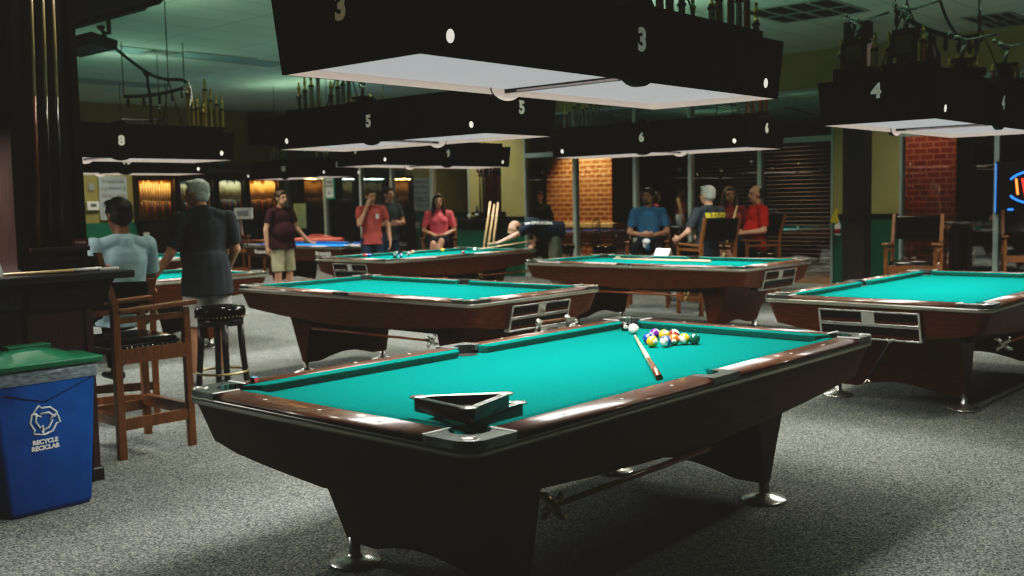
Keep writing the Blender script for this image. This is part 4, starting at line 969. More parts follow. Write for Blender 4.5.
blind('dark slatted blind beside the hanging notice', 18.13, 19.35, .15, 1.7, M_slatd, .3, .065)
# notice hung in the window, pale green sheet
p = on_x(330.5, 188, 15.2); r = thing('hanging_notice', 'white printed notice in a teal frame hung in the window', 'sign', (15.17, p.y, p.z)); MB().box((0, -.18, -.26), (.02, .18, .26)).build('notice_frame', M_teal, r); MB().box((-.006, -.14, -.22), (-.001, .14, .22)).build('notice_sheet', M_paper, r)
for s, z in (('TABLE', .13), ('RATES', .04), ('$ 5', -.11)): text_obj('lettering', s, .09, M_grey_ink, r, basis((0, -1, 0), (0, 0, 1), (-.008, 0, z)), bold=.002)
p = on_x(300, 216, 15.2); r = thing('green_poster', 'faded pale green sheet stuck in the dark window', 'poster', (15.2, p.y, p.z)); MB().box((0, -.24, -.30), (.008, .24, .30)).build('sheet', mat('pale_green_sheet', (.22, .32, .26), .8, var=.15), r)
# pier rack with cues, shelf, bottle, dark green panel
p = on_x(490, 200, WX)
r = thing('pier_cue_rack', 'dark cue rack fixed to the yellow pier', 'cue rack', (WX-.06, 14.13, 0)); MB().box((-.05, -.42, 1.24), (.06, .42, 1.30)).build('rack_shelf', M_ebony, r, bevel=.005); MB().box((0, -.30, 2.1), (.06, .30, 2.15)).build('rack_clip', M_ebony, r); MB().box((.04, -.30, 1.3), (.058, .12, 2.5)).build('rack_back', M_mahog_r, r)
for i, yy in enumerate((14.32, 14.22, 14.05, 13.97)):
    cue('dark cue upright in the rack on the yellow pier', (WX-.08, yy, 2.72), (WX-.085, yy, 1.305), .008, .02, 'cues in the pier rack', M_mahog_r, .25, wrap=False)
r = thing('drink_shelf', 'dark drink shelf and green cabinet against the yellow pier', 'shelf', (15.0, 14.3, 0)); MB().box((-.22, -.75, 1.10), (.24, .75, 1.16)).build('shelf_top', M_ebony, r, bevel=.006); MB().box((-.10, -.35, 0), (.22, .45, .95)).build('cabinet_front', M_greenw, r)
mb = MB(); mb.box((-.1, -.72, 0), (-.02, -.64, 1.1)); mb.box((-.1, .62, 0), (-.02, .70, 1.1)); mb.build('shelf_post', M_ebony, r)
p = on_x(477, 213, 14.95); r = thing('glass_bottle', 'dark blue bottle with a pale label on the drink shelf', 'bottle', (14.95, p.y, 1.16)); MB().lathe([(.035, 0), (.036, .14), (.014, .20), (.014, .26), (0, .26)], (0,0,0), 12).build('bottle_glass', mat('bottle_blue', (.02, .04, .12), .15, var=.1), r); MB().lathe([(.037, .05), (.037, .11), (.036, .111)], (0,0,0), 12).build('bottle_label', M_paper, r)
tumbler('short clear glass beside the blue bottle', 14.95, p.y+.22, 1.16, .10, .04)
for i, (pa, pb) in enumerate([((490.3, 202), (484, 246)), ((494.2, 205), (488.3, 246)), ((498, 203), (493, 246))]):
    a = on_d(*pa, 17.0); bb = on_d(*pb, 16.8); dirv = (bb-a).normalized(); low = a + dirv*((.02-a.z)/dirv.z)
    cue('pale cue leaning upright against the drink shelf, %s of three' % ('first', 'middle', 'last, closest to the bald man')[i], a, low, .016, .022, None, M_maple, .7, wrap=False)

# ================================================================== FAR WALL: CUE CASES, WHITEBOARD
M_lit = mat('case_back_amber', (.20, .085, .02), .7, var=.1); M_litg = mat('case_back_dim', (.05, .05, .045), .7, var=.1)
def case(label, px0, px1, amber):
    a, b = on_y(px0, 200, WY).x, on_y(px1, 200, WY).x; z0, z1 = 1.27, 2.17; D = .20
    r = thing('cue_display_case', label, 'display case', ((a+b)/2, WY, 0)); w = (b-a)/2
    MB().box((-w+.03, -.03, z0), (w-.03, -.012, z1)).build('case_back', M_lit if amber else M_litg, r)
    mb = MB(); mb.box((-w, -D, z0-.05), (-w+.04, -.012, z1+.08)); mb.box((w-.04, -D, z0-.05), (w, -.012, z1+.08)); mb.box((-w+.04, -D, z0-.05), (w-.04, -.012, z0)); mb.box((-w+.04, -D, z1), (w-.04, -.012, z1+.08)); mb.build('case_frame', M_ebony, r)
    l = bpy.data.lights.new('case_strip', 'AREA'); l.shape = 'RECTANGLE'; l.size = 2*w-.15; l.size_y = .03; l.energy = 8 if amber else 3; l.color = (1, .60, .18) if amber else (.75, 1, .80)
    o = bpy.data.objects.new('case_strip', l); COL.objects.link(o); o.location = ((a+b)/2, WY-.17, z1-.015); o.rotation_euler = (math.radians(-14), 0, 0)
    n = 13; g = 'cues in the %s display case' % label.split(' display')[0]
    for k in range(n):
        x = (a+.09)+(b-a-.18)*k/(n-1); h = z1-.06-random.uniform(0, .10)
        cue('slim cue upright inside the ' + label, (x, WY-.075, h), (x, WY-.075, z0+.012), .010, .018, g, M_cuedark if k % 3 else M_cuebutt, .5, wrap=False)
    return r
case('amber-lit display case by the whiteboard', 133, 172, True)
case('dim green-lit display case behind the grey-haired head', 174, 211, False)
case('dim green-lit display case between grey hair and dark monitor', 213.5, 242, False)
case('amber-lit display case by the window corner', 244, 276, True)
r = thing('case_cornice', 'long pale-edged shelf running above the cue display cases', 'shelf', (13, WY, 2.28)); MB().box((-1.4, -.24, 0), (2.2, -.012, .10)).build('shelf_board', mat('cornice_grey', (.10, .11, .10), .6, var=.1), r)
p = on_y(247, 168, WY-.12); r = thing('round_plaque', 'small round pale plaque standing over the cue cases', 'plaque', (on_y(221.5, 168, WY-.12).x, WY-.12, 2.38)); MB().lathe([(.10, -.01), (.10, .01), (0, .012)], (0, 0, .11), 18, 0, (0, -1, 0)).build('disc', mat('plaque_grey', (.25, .28, .26), .5, var=.1), r)
r = thing('far_cabinets', 'dark base cabinets below the cue display cases', 'cabinet', (13.2, WY, FZ))
for k in range(4):
    x = -1.85+.96*k; MB().box((x, -.35, 0), (x+.94, -.02, 1.16)).build('cabinet_body', M_ebony, r); d = MB().box((x+.04, -.372, .1), (x+.90, -.352, 1.08)).build('door', M_mahog, r, bevel=.004); MB().box((x+.44, -.385, .6), (x+.48, -.372, .75)).build('door_pull', M_chrome, d)
p = on_y(165.5-19, 236.5, WY-.38); r = thing('wall_outlet', 'white outlet plate on the dark cabinets', 'outlet', (p.x, WY-.374, p.z)); MB().box((-.07, -.012, -.09), (.07, 0, .09)).build('plate', mat('outlet_grey', (.4, .4, .38), .5), r)
a, b = on_y(99, 180, WY), on_y(126, 218, WY); r = thing('whiteboard', 'whiteboard with handwritten cue sale notice on the yellow wall', 'whiteboard', ((a.x+b.x)/2, WY-.012, (2.17+b.z)/2)); w, h = (b.x-a.x)/2, (2.17-b.z)/2
MB().box((-w, -.02, -h), (w, -.002, h)).build('board', M_board, r); mb = MB(); mb.box((-w-.03, -.03, -h-.03), (-w, 0, h+.03)); mb.box((w, -.03, -h-.03), (w+.03, 0, h+.03)); mb.box((-w, -.03, h), (w, 0, h+.03)); mb.box((-w, -.03, -h-.03), (w, 0, -h)); mb.build('board_frame', M_frame, r)
for s, z, sz, m in (('TENNESSEE', .34, .10, M_grey_ink), ('CLEARANCE', .20, .10, M_grey_ink), ('ON ALL NEW', .04, .095, M_red_ink), ('CUES', -.14, .20, M_grey_ink), ('IN STOCK', -.31, .10, M_grey_ink)): text_obj('handwriting', s, sz, m, r, basis((1, 0, 0), (0, 0, 1), (0, -.022, z)))
p = on_y(92, 206, WY); r = thing('thermostat', 'white thermostat box on the yellow wall by the whiteboard', 'thermostat', (p.x, WY-.012, p.z)); MB().box((-.13, -.05, -.09), (.13, 0, .09)).build('housing', M_white, r, bevel=.01); MB().box((-.06, -.054, -.02), (.07, -.05, .05)).build('display', mat('lcd_grey', (.15, .18, .16), .3), r)
p = on_y(91, 187, WY); r = thing('wall_notice', 'small grey notice above the thermostat', 'notice', (p.x, WY-.012, p.z)); MB().box((-.06, -.006, -.08), (.06, 0, .08)).build('sheet', mat('notice_grey', (.3, .33, .3), .8), r)
# desk with monitor by far wall, behind man in maroon
p = on_d(245, 236, 21.8); r = thing('desk_monitor', 'dark monitor on a stand in the far corner', 'monitor', (p.x, p.y, .801), ANG-PI/2); MB().box((-.34, -.04, .02), (.34, .04, .44)).build('monitor_shell', M_fix, r, bevel=.015); MB().box((-.31, -.046, .05), (.31, -.041, .41)).build('monitor_screen', mat('monitor_dark', (.02, .03, .035), .2, var=.1), r); MB().box((-.12, -.1, 0), (.12, .1, .02)).build('stand', M_fix, r)
r2 = thing('white_box', 'small white printed box sitting on top of the dark monitor', 'box', (p.x, p.y, 1.243), ANG-PI/2); MB().box((-.20, -.04, 0), (.18, .04, .24)).build('carton', M_paper, r2); MB().box((-.14, -.042, .06), (.1, -.04, .18)).build('print_panel', mat('print_grey', (.35, .36, .38), .8), r2)
r3 = thing('corner_desk', 'small wooden desk carrying the dark monitor', 'desk', (p.x, p.y, 0), ANG-PI/2); MB().box((-.5, -.3, .75), (.5, .3, .80)).build('desk_top', M_oak, r3, bevel=.006)
for sx in (-.45, .45):
    for sy in (-.25, .25): MB().box((sx-.03, sy-.03, 0), (sx+.03, sy+.03, .75)).build('leg', M_oak, r3)
chair_copy('oak high chair in the far corner beside the monitor desk', on_d(232, 240, 20.6).x, on_d(232, 240, 20.6).y, math.radians(250))
SEAT1 = stand_at(122, 7.2); SC = stand_at(111, 7.25); chair_copy('dark-backed high chair where the man in pale blue sits', SC.x, SC.y, ANG+math.radians(20)).scale = (1, 1, .82)

# outside lamps
def spot(loc, tgt, e, col, ang=60, blend=.6, rad=.1):
    l = bpy.data.lights.new('outdoor_spot', 'SPOT'); l.energy = e; l.color = col; l.spot_size = math.radians(ang); l.spot_blend = blend; l.shadow_soft_size = rad
    o = bpy.data.objects.new('outdoor_spot', l); COL.objects.link(o); o.location = loc; o.rotation_euler = (Vector(tgt)-Vector(loc)).to_track_quat('-Z', 'Y').to_euler()
spot((16.75, 13.1, 3.5), (17.35, 13.25, 1.1), 900, (1, .72, .40), 75, .8)
spot((16.3, 6.3, 3.5), (17.3, 6.3, 1.2), 190, (1, .55, .38), 80, .8)
spot((17.6, 8.8, 3.5), (16.0, 8.8, .8), 170, (1, .66, .40), 100, .9)
spot((18.5, 7.2, 3.3), (17.0, 7.4, 0), 110, (1, .75, .5), 90, .9)
# unseen fill lamps added above the fixtures, washing the ceiling green
for x, y, o in [(3.7, 2.94, 0), (7.93, 2.75, 0), (5.957, 6.455, 1), (9.886, 6.494, 1), (10.055, 10.479, 0), (5.08, 10.0, 0), (7.24, 13.97, 0), (11.65, 15.45, 1)]:
    l = bpy.data.lights.new('added_fill_up', 'AREA'); l.shape = 'RECTANGLE'; l.size = 2.0; l.size_y = .1; l.energy = UP; l.color = (.66, 1, .74)
    ob = bpy.data.objects.new('added_fill_up', l); COL.objects.link(ob); ob.location = (x, y, 2.95); ob.rotation_euler = (PI, 0, PI/2*o)

# unseen fill lamps added at the ceiling to brighten people, floor and notices
for x, y, e in [(5.6, 8.4, 40), (5.3, 5.0, 45), (8.0, 8.6, 75), (8.2, 4.6, 60), (10.6, 4.9, 75), (12.9, 9.3, 45), (8.3, 12.3, 80), (12.6, 11.6, 60), (3.2, 4.9, 17), (6.3, .5, 42), (9.0, 16.8, 60), (13.6, 5.2, 30), (14.2, 14.2, 40), (13.2, 18.2, 70), (10.6, 19.4, 55)]:
    l = bpy.data.lights.new('added_fill_down', 'AREA'); l.shape = 'DISK'; l.size = .25; l.energy = e*DL; l.color = (1, .93, .78); l.spread = math.radians(125)
    ob = bpy.data.objects.new('added_fill_down', l); COL.objects.link(ob); ob.location = (x, y, CH-.01)

# ================================================================== PEOPLE
def remesh(mb, name, m, parent, vox, smooth=3):
    o = mb.build('tmp_mesh', m)
    r = o.modifiers.new('Remesh', 'REMESH'); r.mode = 'VOXEL'; r.voxel_size = vox; r.use_smooth_shade = True
    s = o.modifiers.new('Smooth', 'SMOOTH'); s.iterations = smooth; s.factor = .5
    dg = bpy.context.evaluated_depsgraph_get(); dg.update()
    me = bpy.data.meshes.new_from_object(o.evaluated_get(dg)); me.name = name
    bpy.data.objects.remove(o); me.materials.clear(); me.materials.append(m)
    for p in me.polygons: p.use_smooth = True
    n = bpy.data.objects.new(name, me); COL.objects.link(n); n.parent = parent; return n
def V(*a): return Vector(a)
def skin(n, c): return mat('skin_'+n, c, .55, var=.08, scale=14)
SK1 = skin('fair', (.50, .28, .19)); SK2 = skin('tan', (.40, .21, .13)); SK3 = skin('brown', (.20, .095, .055))
def fabric(n, c): return mat('fabric_'+n, c, .9, var=.22, scale=7, bump=.7, spec=.15)
STAND = dict(pel=V(0, 0, .95), chest=V(.01, 0, 1.27), nb=V(-.015, 0, 1.47), head=V(.02, 0, 1.625), shL=V(0, .19, 1.415), shR=V(0, -.19, 1.415),
             elL=V(-.03, .25, 1.13), elR=V(-.03, -.25, 1.13), wrL=V(.06, .25, .89), wrR=V(.06, -.25, .89), hdL=V(.1, 0, -1), hdR=V(.1, 0, -1),
             hpL=V(0, .095, .92), hpR=V(0, -.095, .92), knL=V(.03, .11, .50), knR=V(.03, -.11, .50), anL=V(-.01, .12, .09), anR=V(-.01, -.12, .09), toe=V(1, 0, 0))
SIT = dict(STAND, pel=V(0, 0, .80), chest=V(-.03, 0, 1.10), nb=V(-.05, 0, 1.30), head=V(-.01, 0, 1.455), shL=V(-.04, .19, 1.245), shR=V(-.04, -.19, 1.245),
           elL=V(-.02, .26, .97), elR=V(-.02, -.26, .97), wrL=V(.22, .17, .90), wrR=V(.22, -.17, .90), hdL=V(1, -.3, -.1), hdR=V(1, .3, -.1),
           hpL=V(.02, .095, .78), hpR=V(.02, -.095, .78), knL=V(.43, .13, .76), knR=V(.43, -.13, .76), anL=V(.34, .12, .34), anR=V(.34, -.12, .34))
def figure(label, loc, head, pose, sk, shirt, pants, shorts=False, hair='short', hairm=None, belly=0.0, yaw=0.0, nod=0.0, sleeve=.62, shoes=None, curl=.7, female=False, scale=1.0, vox=.010, wide=1.0, beard=False, hem=.10):
    P = {k: Vector(v) for k, v in pose.items()}
    sit = P['pel'].z < .85 and P['nb'].z > 1.2
    r = thing('person', label, 'person', (loc[0], loc[1], loc[2]+(.062 if sit else 0)), head); r.scale = (scale*.98,)*3
    sd = (P['shL']-P['shR']).normalized(); up = (P['nb']-P['pel']).normalized(); fr = sd.cross(up).normalized()
    ws = wide*(.92 if female else 1)
    b = MB()
    # torso
    def torso(m, g, top=True, low=0.0):
        m.limb(P['pel']-up*(.02-low), P['pel'].lerp(P['chest'], .5), ((.150*ws)+g, .105*ws+g), (.140*ws+g, .100*ws+g), sd)
        m.limb(P['pel'].lerp(P['chest'], .35), P['chest']+up*.06, (.140*ws+g, .10*ws+g), (.165*ws+g, .115+g), sd)
        for S_ in 'LR':
            q_ = P['sh'+S_]; m.limb(P['nb']-up*.01, q_.lerp(P['nb'], .10)-up*.012, .056+g, .050+g, up)
        m.limb(P['shR'].lerp(P['shL'], .12)-up*.03, P['shR'].lerp(P['shL'], .88)-up*.03, .058+g, .058+g, up)
        m.limb(P['chest']+up*.04, P['nb']-up*.02, (.150*ws+g, .10+g), (.07+g, .065+g), sd)
        if belly: m.ball(P['pel'].lerp(P['chest'], .45)+fr*.05, (.105+belly+g, .15*ws+belly*.6+g, .18+g), 0, 16, 12, q=Matrix((fr, sd, up)).transposed())
        if female:
            for s in (1, -1): m.ball(P['chest']+sd*s*.075+fr*.072+up*.015, .060+g, 0, 12, 8)
    torso(b, -.012)
    # head
    hd = P['head']; hq = Matrix.Rotation(math.atan2(fr.y, fr.x)+yaw, 3, 'Z') @ Matrix.Rotation(nod, 3, 'Y')
    def H(x, y, z): return hd + hq @ Vector((x, y, z))
    b.limb(P['nb']-up*.05, H(-.015, 0, -.06), .060 if not female else .052, .052 if not female else .046)
    b.ball(H(-.012, 0, .025), (.096, .076, .098), 0, 18, 14, q=hq)
    b.ball(H(.022, 0, -.045), (.066, .058, .072), 0, 16, 12, q=hq)
    b.ball(H(.060, 0, -.085), (.022, .024, .020), 0, 10, 8, q=hq)                     # chin
    b.limb(H(.082, 0, .018), H(.103, 0, -.022), .009, .015)                           # nose
    b.ball(H(.074, 0, .038), (.018, .055, .012), 0, 12, 8, q=hq)                      # brow
    for s in (1, -1): b.ball(H(-.01, s*.078, -.005), (.022, .010, .034), 0, 10, 8, q=hq)
    # arms and hands
    for S in 'LR':
        sh, el, wr, hv = P['sh'+S], P['el'+S], P['wr'+S], P['hd'+S].normalized(); sgn = 1 if S == 'L' else -1
        b.limb(sh, el, .050 if not female else .042, .040 if not female else .035); b.limb(el, wr, .042 if not female else .036, .027)
        inward = (P['chest']-wr); inward -= hv*inward.dot(hv); inward = inward.normalized() if inward.length > 1e-3 else sd
        pal = inward; spread = hv.cross(pal).normalized()          # palm faces inward; fingers spread along 'spread'
        b.limb(wr+hv*.01, wr+hv*.085, (.030, .017), (.040, .015), spread)
        fwd_s = 1 if spread.dot(fr) > 0 or spread.z > .5 else -1
        for k, (off, ln) in enumerate(((-.030, .078), (-.010, .088), (.010, .082), (.029, .064))):
            base = wr+hv*.088-spread*(off*fwd_s); c1 = (hv*math.cos(curl*.5)+pal*math.sin(curl*.5)); c2 = (hv*math.cos(curl*1.4)+pal*math.sin(curl*1.4))
            m1 = base+c1*ln*.5; b.limb(base-hv*.01, m1, .0095, .009, n=8); b.limb(m1, m1+c2*ln*.5, .009, .0075, n=8)
        tb_ = wr+hv*.03+spread*.026*fwd_s; td = (hv*.7+spread*.6*fwd_s+pal*.35).normalized(); b.limb(tb_, tb_+td*.04, .012, .010, n=8); b.limb(tb_+td*.038, tb_+td*.038+(td+hv*.5).normalized()*.03, .010, .008, n=8)
    # legs and feet
    for S in 'LR':
        hp, kn, an = P['hp'+S], P['kn'+S], P['an'+S]
        b.limb(hp, kn, .082*ws, .054); b.limb(kn, kn.lerp(an, .35), .054, .056); b.limb(kn.lerp(an, .3), an, .056, .037)
        t = P['toe'].normalized(); b.limb(an-t*.03-V(0, 0, .045), an+t*.13-V(0, 0, .055), (.036, .030), (.040, .022), (0, 1, 0))
    body = remesh(b, 'body', sk, r, vox, 3)
    # clothing
    c = MB(); torso(c, .006)
    hem = P['pel']-up*hem
    c.limb(hem, P['pel']+up*.08, (.182*ws+belly*.55, .140*ws+belly*.55), (.158*ws+belly*.5, .116*ws+belly*.6), sd, flat0=True)
    for S in 'LR':
        sh, el = P['sh'+S], P['el'+S]; e = sh.lerp(el, sleeve); c.limb(sh, e, .068 if not female else .058, .064 if not female else .060, flat1=True)
    c.limb(P['nb']-up*.06, P['nb']+up*.012, .085, .068, sd, flat1=True)
    sh_o = remesh(c, 'shirt', shirt, r, vox, 2)
    p = MB(); p.limb(P['hpR'].lerp(P['hpL'], .1), P['hpR'].lerp(P['hpL'], .9), .105*ws, .105*ws, up); p.limb(P['pel']-up*.03, P['pel']+up*.05, (.150*ws, .11*ws), (.148*ws, .108*ws), sd)
    for S in 'LR':
        hp, kn, an = P['hp'+S], P['kn'+S], P['an'+S]
        if shorts: p.limb(hp, kn+(kn-hp).normalized()*.0, .098*ws, .088*ws, flat1=True)
        else: p.limb(hp, kn, .094*ws, .070); p.limb(kn, an-(an-kn)*.03, .070, .058, flat1=True)
    remesh(p, 'shorts' if shorts else 'trousers', pants, r, vox, 2)
    for S in 'LR':
        an = P['an'+S]; t = P['toe'].normalized(); m = MB(); m.limb(an-t*.035-V(0, 0, .045), an+t*.14-V(0, 0, .052), (.044, .042), (.046, .028), (0, 1, 0)); m.limb(an-t*.005-V(0,0,.05), an-t*.01+V(0,0,.015), .045, .043, flat1=True)
        remesh(m, 'shoe', shoes or mat('shoe_dark', (.02, .018, .016), .5, var=.2), r, .011, 2)
    # hair
    hm = hairm or mat('hair_dark', (.012, .008, .006), .55, var=.3, scale=40, stretch=(1, 1, .3), bump=.3)
    h = MB()
    if hair in ('short', 'long'):
        h.ball(H(-.022, 0, .046), (.100, .084, .090), 0, 18, 12, q=hq); h.ball(H(-.045, 0, .0), (.072, .080, .075), 0, 16, 10, q=hq)
        h.ball(H(.045, .01, .098), (.042, .058, .026), 0, 12, 8, q=hq)
        for s in (1, -1): h.ball(H(.0, s*.070, .035), (.035, .013, .045), 0, 10, 8, q=hq)
    if hair == 'long':
        for s in (1, -1):
            h.limb(H(-.01, s*.072, .05), H(.0, s*.092, -.10), .030, .036); h.limb(H(.0, s*.092, -.10), H(.045, s*.098, -.24), .036, .018)
        h.limb(H(-.06, 0, .0), H(-.07, 0, -.16), (.075, .04), (.085, .03), hq @ V(0, 1, 0))
    if hair == 'balding': h.ball(H(-.045, 0, .025), (.076, .084, .078), 0, 16, 10, q=hq); hair = 'bald'
    if hair == 'bald':
        for s in (1, -1): h.ball(H(-.03, s*.064, .0), (.055, .020, .045), 0, 12, 8, q=hq)
        h.ball(H(-.075, 0, -.01), (.036, .066, .045), 0, 12, 8, q=hq)
    if beard: h.ball(H(.052, 0, -.082), (.034, .040, .030), 0, 12, 8, q=hq); h.ball(H(.082, 0, -.042), (.012, .030, .007), 0, 10, 6, q=hq)
    hr = remesh(h, 'hair', hm, r, .009, 2)
    # face
    me_ = mat('eye_dark', (.02, .015, .012), .3, var=.05)
    for s in (1, -1): MB().ball(H(.078, s*.031, .016), (.008, .013, .0075), 0, 10, 8, q=hq).build('eye', me_, r)
    MB().ball(H(.084, 0, -.055), (.007, .024, .006), 0, 10, 8, q=hq).build('mouth', mat('lip', (.28, .09, .07), .5, var=.1), r)
    return r, sh_o, P, H, hq, (fr, sd, up)
def shirt_text(r, sh_o, s, size, origin, dirv, upv, m, bold=.002):
    """printed lettering laid on to the cloth of a shirt"""
    d = Vector(dirv).normalized(); u = Vector(upv); u = (u-d*u.dot(d)).normalized(); x = u.cross(-d)
    o = text_obj('print', s, size, m, r, basis(x, u, Vector(origin)-d*.35), bold=bold, ext=.0)
    me = sh_o.data; bv = BVHTree.FromPolygons([v.co.copy() for v in me.vertices], [tuple(p.vertices) for p in me.polygons])
    bm = bmesh.new(); bm.from_mesh(o.data); bmesh.ops.triangulate(bm, faces=bm.faces); bmesh.ops.subdivide_edges(bm, edges=[e for e in bm.edges if e.calc_length() > .03], cuts=2)
    for v in bm.verts:
        hit = bv.ray_cast(v.co, d)
        if hit[0] is not None: v.co = hit[0]-d*.004; v.tag = True
    bmesh.ops.delete(bm, geom=[v for v in bm.verts if not v.tag], context='VERTS')
    bm.to_mesh(o.data); bm.free(); return o
ANG_ = math.atan2(.665, .747)                 # away from the camera
def hd_(deg): return ANG_+math.radians(deg)     # 0 = facing away, 180 = facing us, 90 = facing the cue pillar side

F_ltblue = fabric('pale_blue', (.30, .40, .44)); F_char = fabric('charcoal', (.036, .040, .045)); F_maroon = fabric('dark_maroon', (.045, .020, .024)); F_salmon = fabric('salmon', (.38, .095, .085))
F_dkgrey = fabric('slate_grey', (.06, .07, .07)); F_pink = fabric('coral_pink', (.62, .13, .16)); F_navy = fabric('navy', (.014, .022, .034)); F_blue = fabric('steel_blue', (.06, .15, .26)); F_grey = fabric('dark_grey', (.04, .05, .058))
F_red = fabric('bright_red', (.48, .035, .025)); F_brick = fabric('faded_red', (.32, .05, .05)); F_khaki = fabric('khaki', (.34, .32, .22)); F_denim = fabric('denim', (.035, .055, .085)); F_black = fabric('black', (.012, .013, .014)); F_white = fabric('pale_shorts', (.42, .42, .40)); F_olive = fabric('olive_grey', (.16, .17, .13))
H_grey = mat('hair_grey', (.42, .42, .38), .6, var=.3, scale=40, bump=.4); H_brown = mat('hair_brown', (.05, .028, .014), .55, var=.3, scale=40, bump=.3); H_ltbrown = mat('hair_light_brown', (.14, .08, .035), .55, var=.3, scale=40, bump=.3)

# 1 seated, pale blue polo, back to us
p = SEAT1 - Vector((0, 0, .07))
ps = dict(SIT, shL=V(-.02, .20, 1.25), shR=V(-.02, -.20, 1.25), elR=V(.06, -.27, 1.0), wrR=V(.18, -.25, .86), hdR=V(.5, 0, -1))
figure('seated person in pale blue polo shirt with dark hair, back turned to us', p, hd_(50), ps, SK3, F_ltblue, F_black, sleeve=.78, wide=1.05, scale=1.0, nod=.1, vox=.009)
# 2 standing grey-haired, charcoal shirt
p = stand_at(208, 8.75)
ps = dict(STAND, elL=V(.02, .285, 1.13), wrL=V(.20, .37, .93), hdL=V(.5, .15, -1), elR=V(.0, -.26, 1.14), wrR=V(.14, -.22, .93), head=V(.085, .03, 1.605), shL=V(0, .205, 1.405), shR=V(0, -.205, 1.405))
figure('grey-haired standing person in charcoal polo shirt, back to us behind the round stool', (p.x, p.y, FZ), hd_(35), ps, SK2, F_char, F_white, True, hairm=H_grey, belly=.05, yaw=.75, sleeve=.85, wide=1.10, hem=.19, vox=.009, shoes=mat('shoe_pale', (.4, .4, .38), .6))
# 3 standing in dark maroon and khaki shorts
p = stand_at(284, 15.9)
ps = dict(STAND, elR=V(-.02, -.28, 1.15), wrR=V(.0, -.29, .90), elL=V(.02, .29, 1.16), wrL=V(.10, .42, .97), hdL=V(.2, .8, -.5))
figure('standing person in dark maroon polo and khaki shorts, hand on the blue table', (p.x, p.y, FZ), hd_(232), ps, SK1, F_maroon, F_khaki, True, belly=.06, yaw=.1, wide=1.12, hairm=H_brown, scale=.99)
# 4 salmon shirt, hand at face
p = stand_at(374, 16.8)
ps = dict(STAND, elR=V(.13, -.22, 1.18), wrR=V(.12, -.085, 1.46), hdR=V(-.1, .3, 1), elL=V(-.03, .27, 1.14), wrL=V(.05, .29, .90))
r4 = figure('standing person in salmon T-shirt and jeans holding a hand to the face', (p.x, p.y, FZ), hd_(196), ps, SK1, F_salmon, F_denim, yaw=.25, hairm=H_brown, nod=.1, wide=1.06, scale=.995)
MB().hexa([(0, -.028, 0), (.002, -.028, 0), (.002, .028, 0), (0, .028, 0)], [(0, -.024, .075), (.002, -.024, .075), (.002, .024, .075), (0, .024, .075)]).xf(Matrix.Translation((.142, .075, 1.27))).build('print', mat('shirt_print_white', (.6, .6, .6), .9), r4[0])
# 5 slate-grey shirt, arms folded
p = stand_at(391, 17.7)
ps = dict(STAND, elL=V(.06, .25, 1.15), wrL=V(.25, .05, 1.15), hdL=V(.4, -1, .1), elR=V(.06, -.25, 1.14), wrR=V(.27, -.03, 1.13), hdR=V(.5, 1, .1))
figure('standing person in slate-grey buttoned shirt with folded arms, behind the salmon shirt', (p.x, p.y, FZ), hd_(217), ps, SK1, F_dkgrey, F_denim, yaw=.25, hairm=H_brown, wide=1.0, scale=1.015)
# 6 seated woman in pink
p = stand_at(441, 17.6); cx_, cy_ = p.x, p.y
ps = dict(SIT, wrL=V(.22, .02, .86), hdL=V(.6, -1, 0), wrR=V(.24, -.04, .87), hdR=V(.6, 1, 0), knL=V(.43, .04, .80), anL=V(.50, -.10, .36), knR=V(.43, -.10, .76))
figure('seated person in coral pink top with long dark hair, legs crossed behind the ninth table', (p.x, p.y, FZ), hd_(183), ps, SK1, F_pink, F_navy, True, 'long', H_brown, female=True, wide=1.12, sleeve=.8)
chair_copy('high chair under the seated person in coral pink', p.x+.02, p.y+.02, hd_(180))
# 7 bald player stretched over the table
p = stand_at(553, 15.7)
ps = dict(STAND, pel=V(-.05, 0, 1.0), chest=V(.24, 0, 1.10), nb=V(.43, 0, 1.085), head=V(.56, 0, 1.055), shL=V(.38, .19, 1.07), shR=V(.38, -.17, 1.09), elL=V(.62, .20, .95), wrL=V(.84, .14, .86), hdL=V(1, -.1, -.2), elR=V(.20, -.30, 1.06), wrR=V(.22, -.22, .88), hdR=V(.5, 0, -1),
          hpL=V(-.05, .095, .92), hpR=V(-.06, -.095, .92), knL=V(.02, .12, .50), knR=V(-.12, -.13, .50), anL=V(-.03, .13, .09), anR=V(-.22, -.16, .09))
r7 = figure('bald person in navy T-shirt bending over the table to shoot', (p.x, p.y, FZ), hd_(100), ps, SK1, F_navy, F_olive, hair='bald', hairm=H_brown, nod=.25, yaw=.15, wide=1.18, belly=.03, scale=1.02)
shirt_text(r7[0], r7[1], 'PHARAOH', .085, (.22, .10, 1.12), (.0, -.95, -.33), (.05, -.33, .95), M_paper)
q0 = Vector((p.x, p.y, FZ)); rz = Matrix.Rotation(hd_(100), 3, 'Z')
a = on_z(479, 249.3, .80); gh = q0 + rz @ V(.22, -.22, .87); d_ = (gh-a).normalized()
cue('cue held by the bald player, tip at the white ball', a, a+d_*1.47, .0065, .0145, None, M_cuebutt, .6, wrap=False)
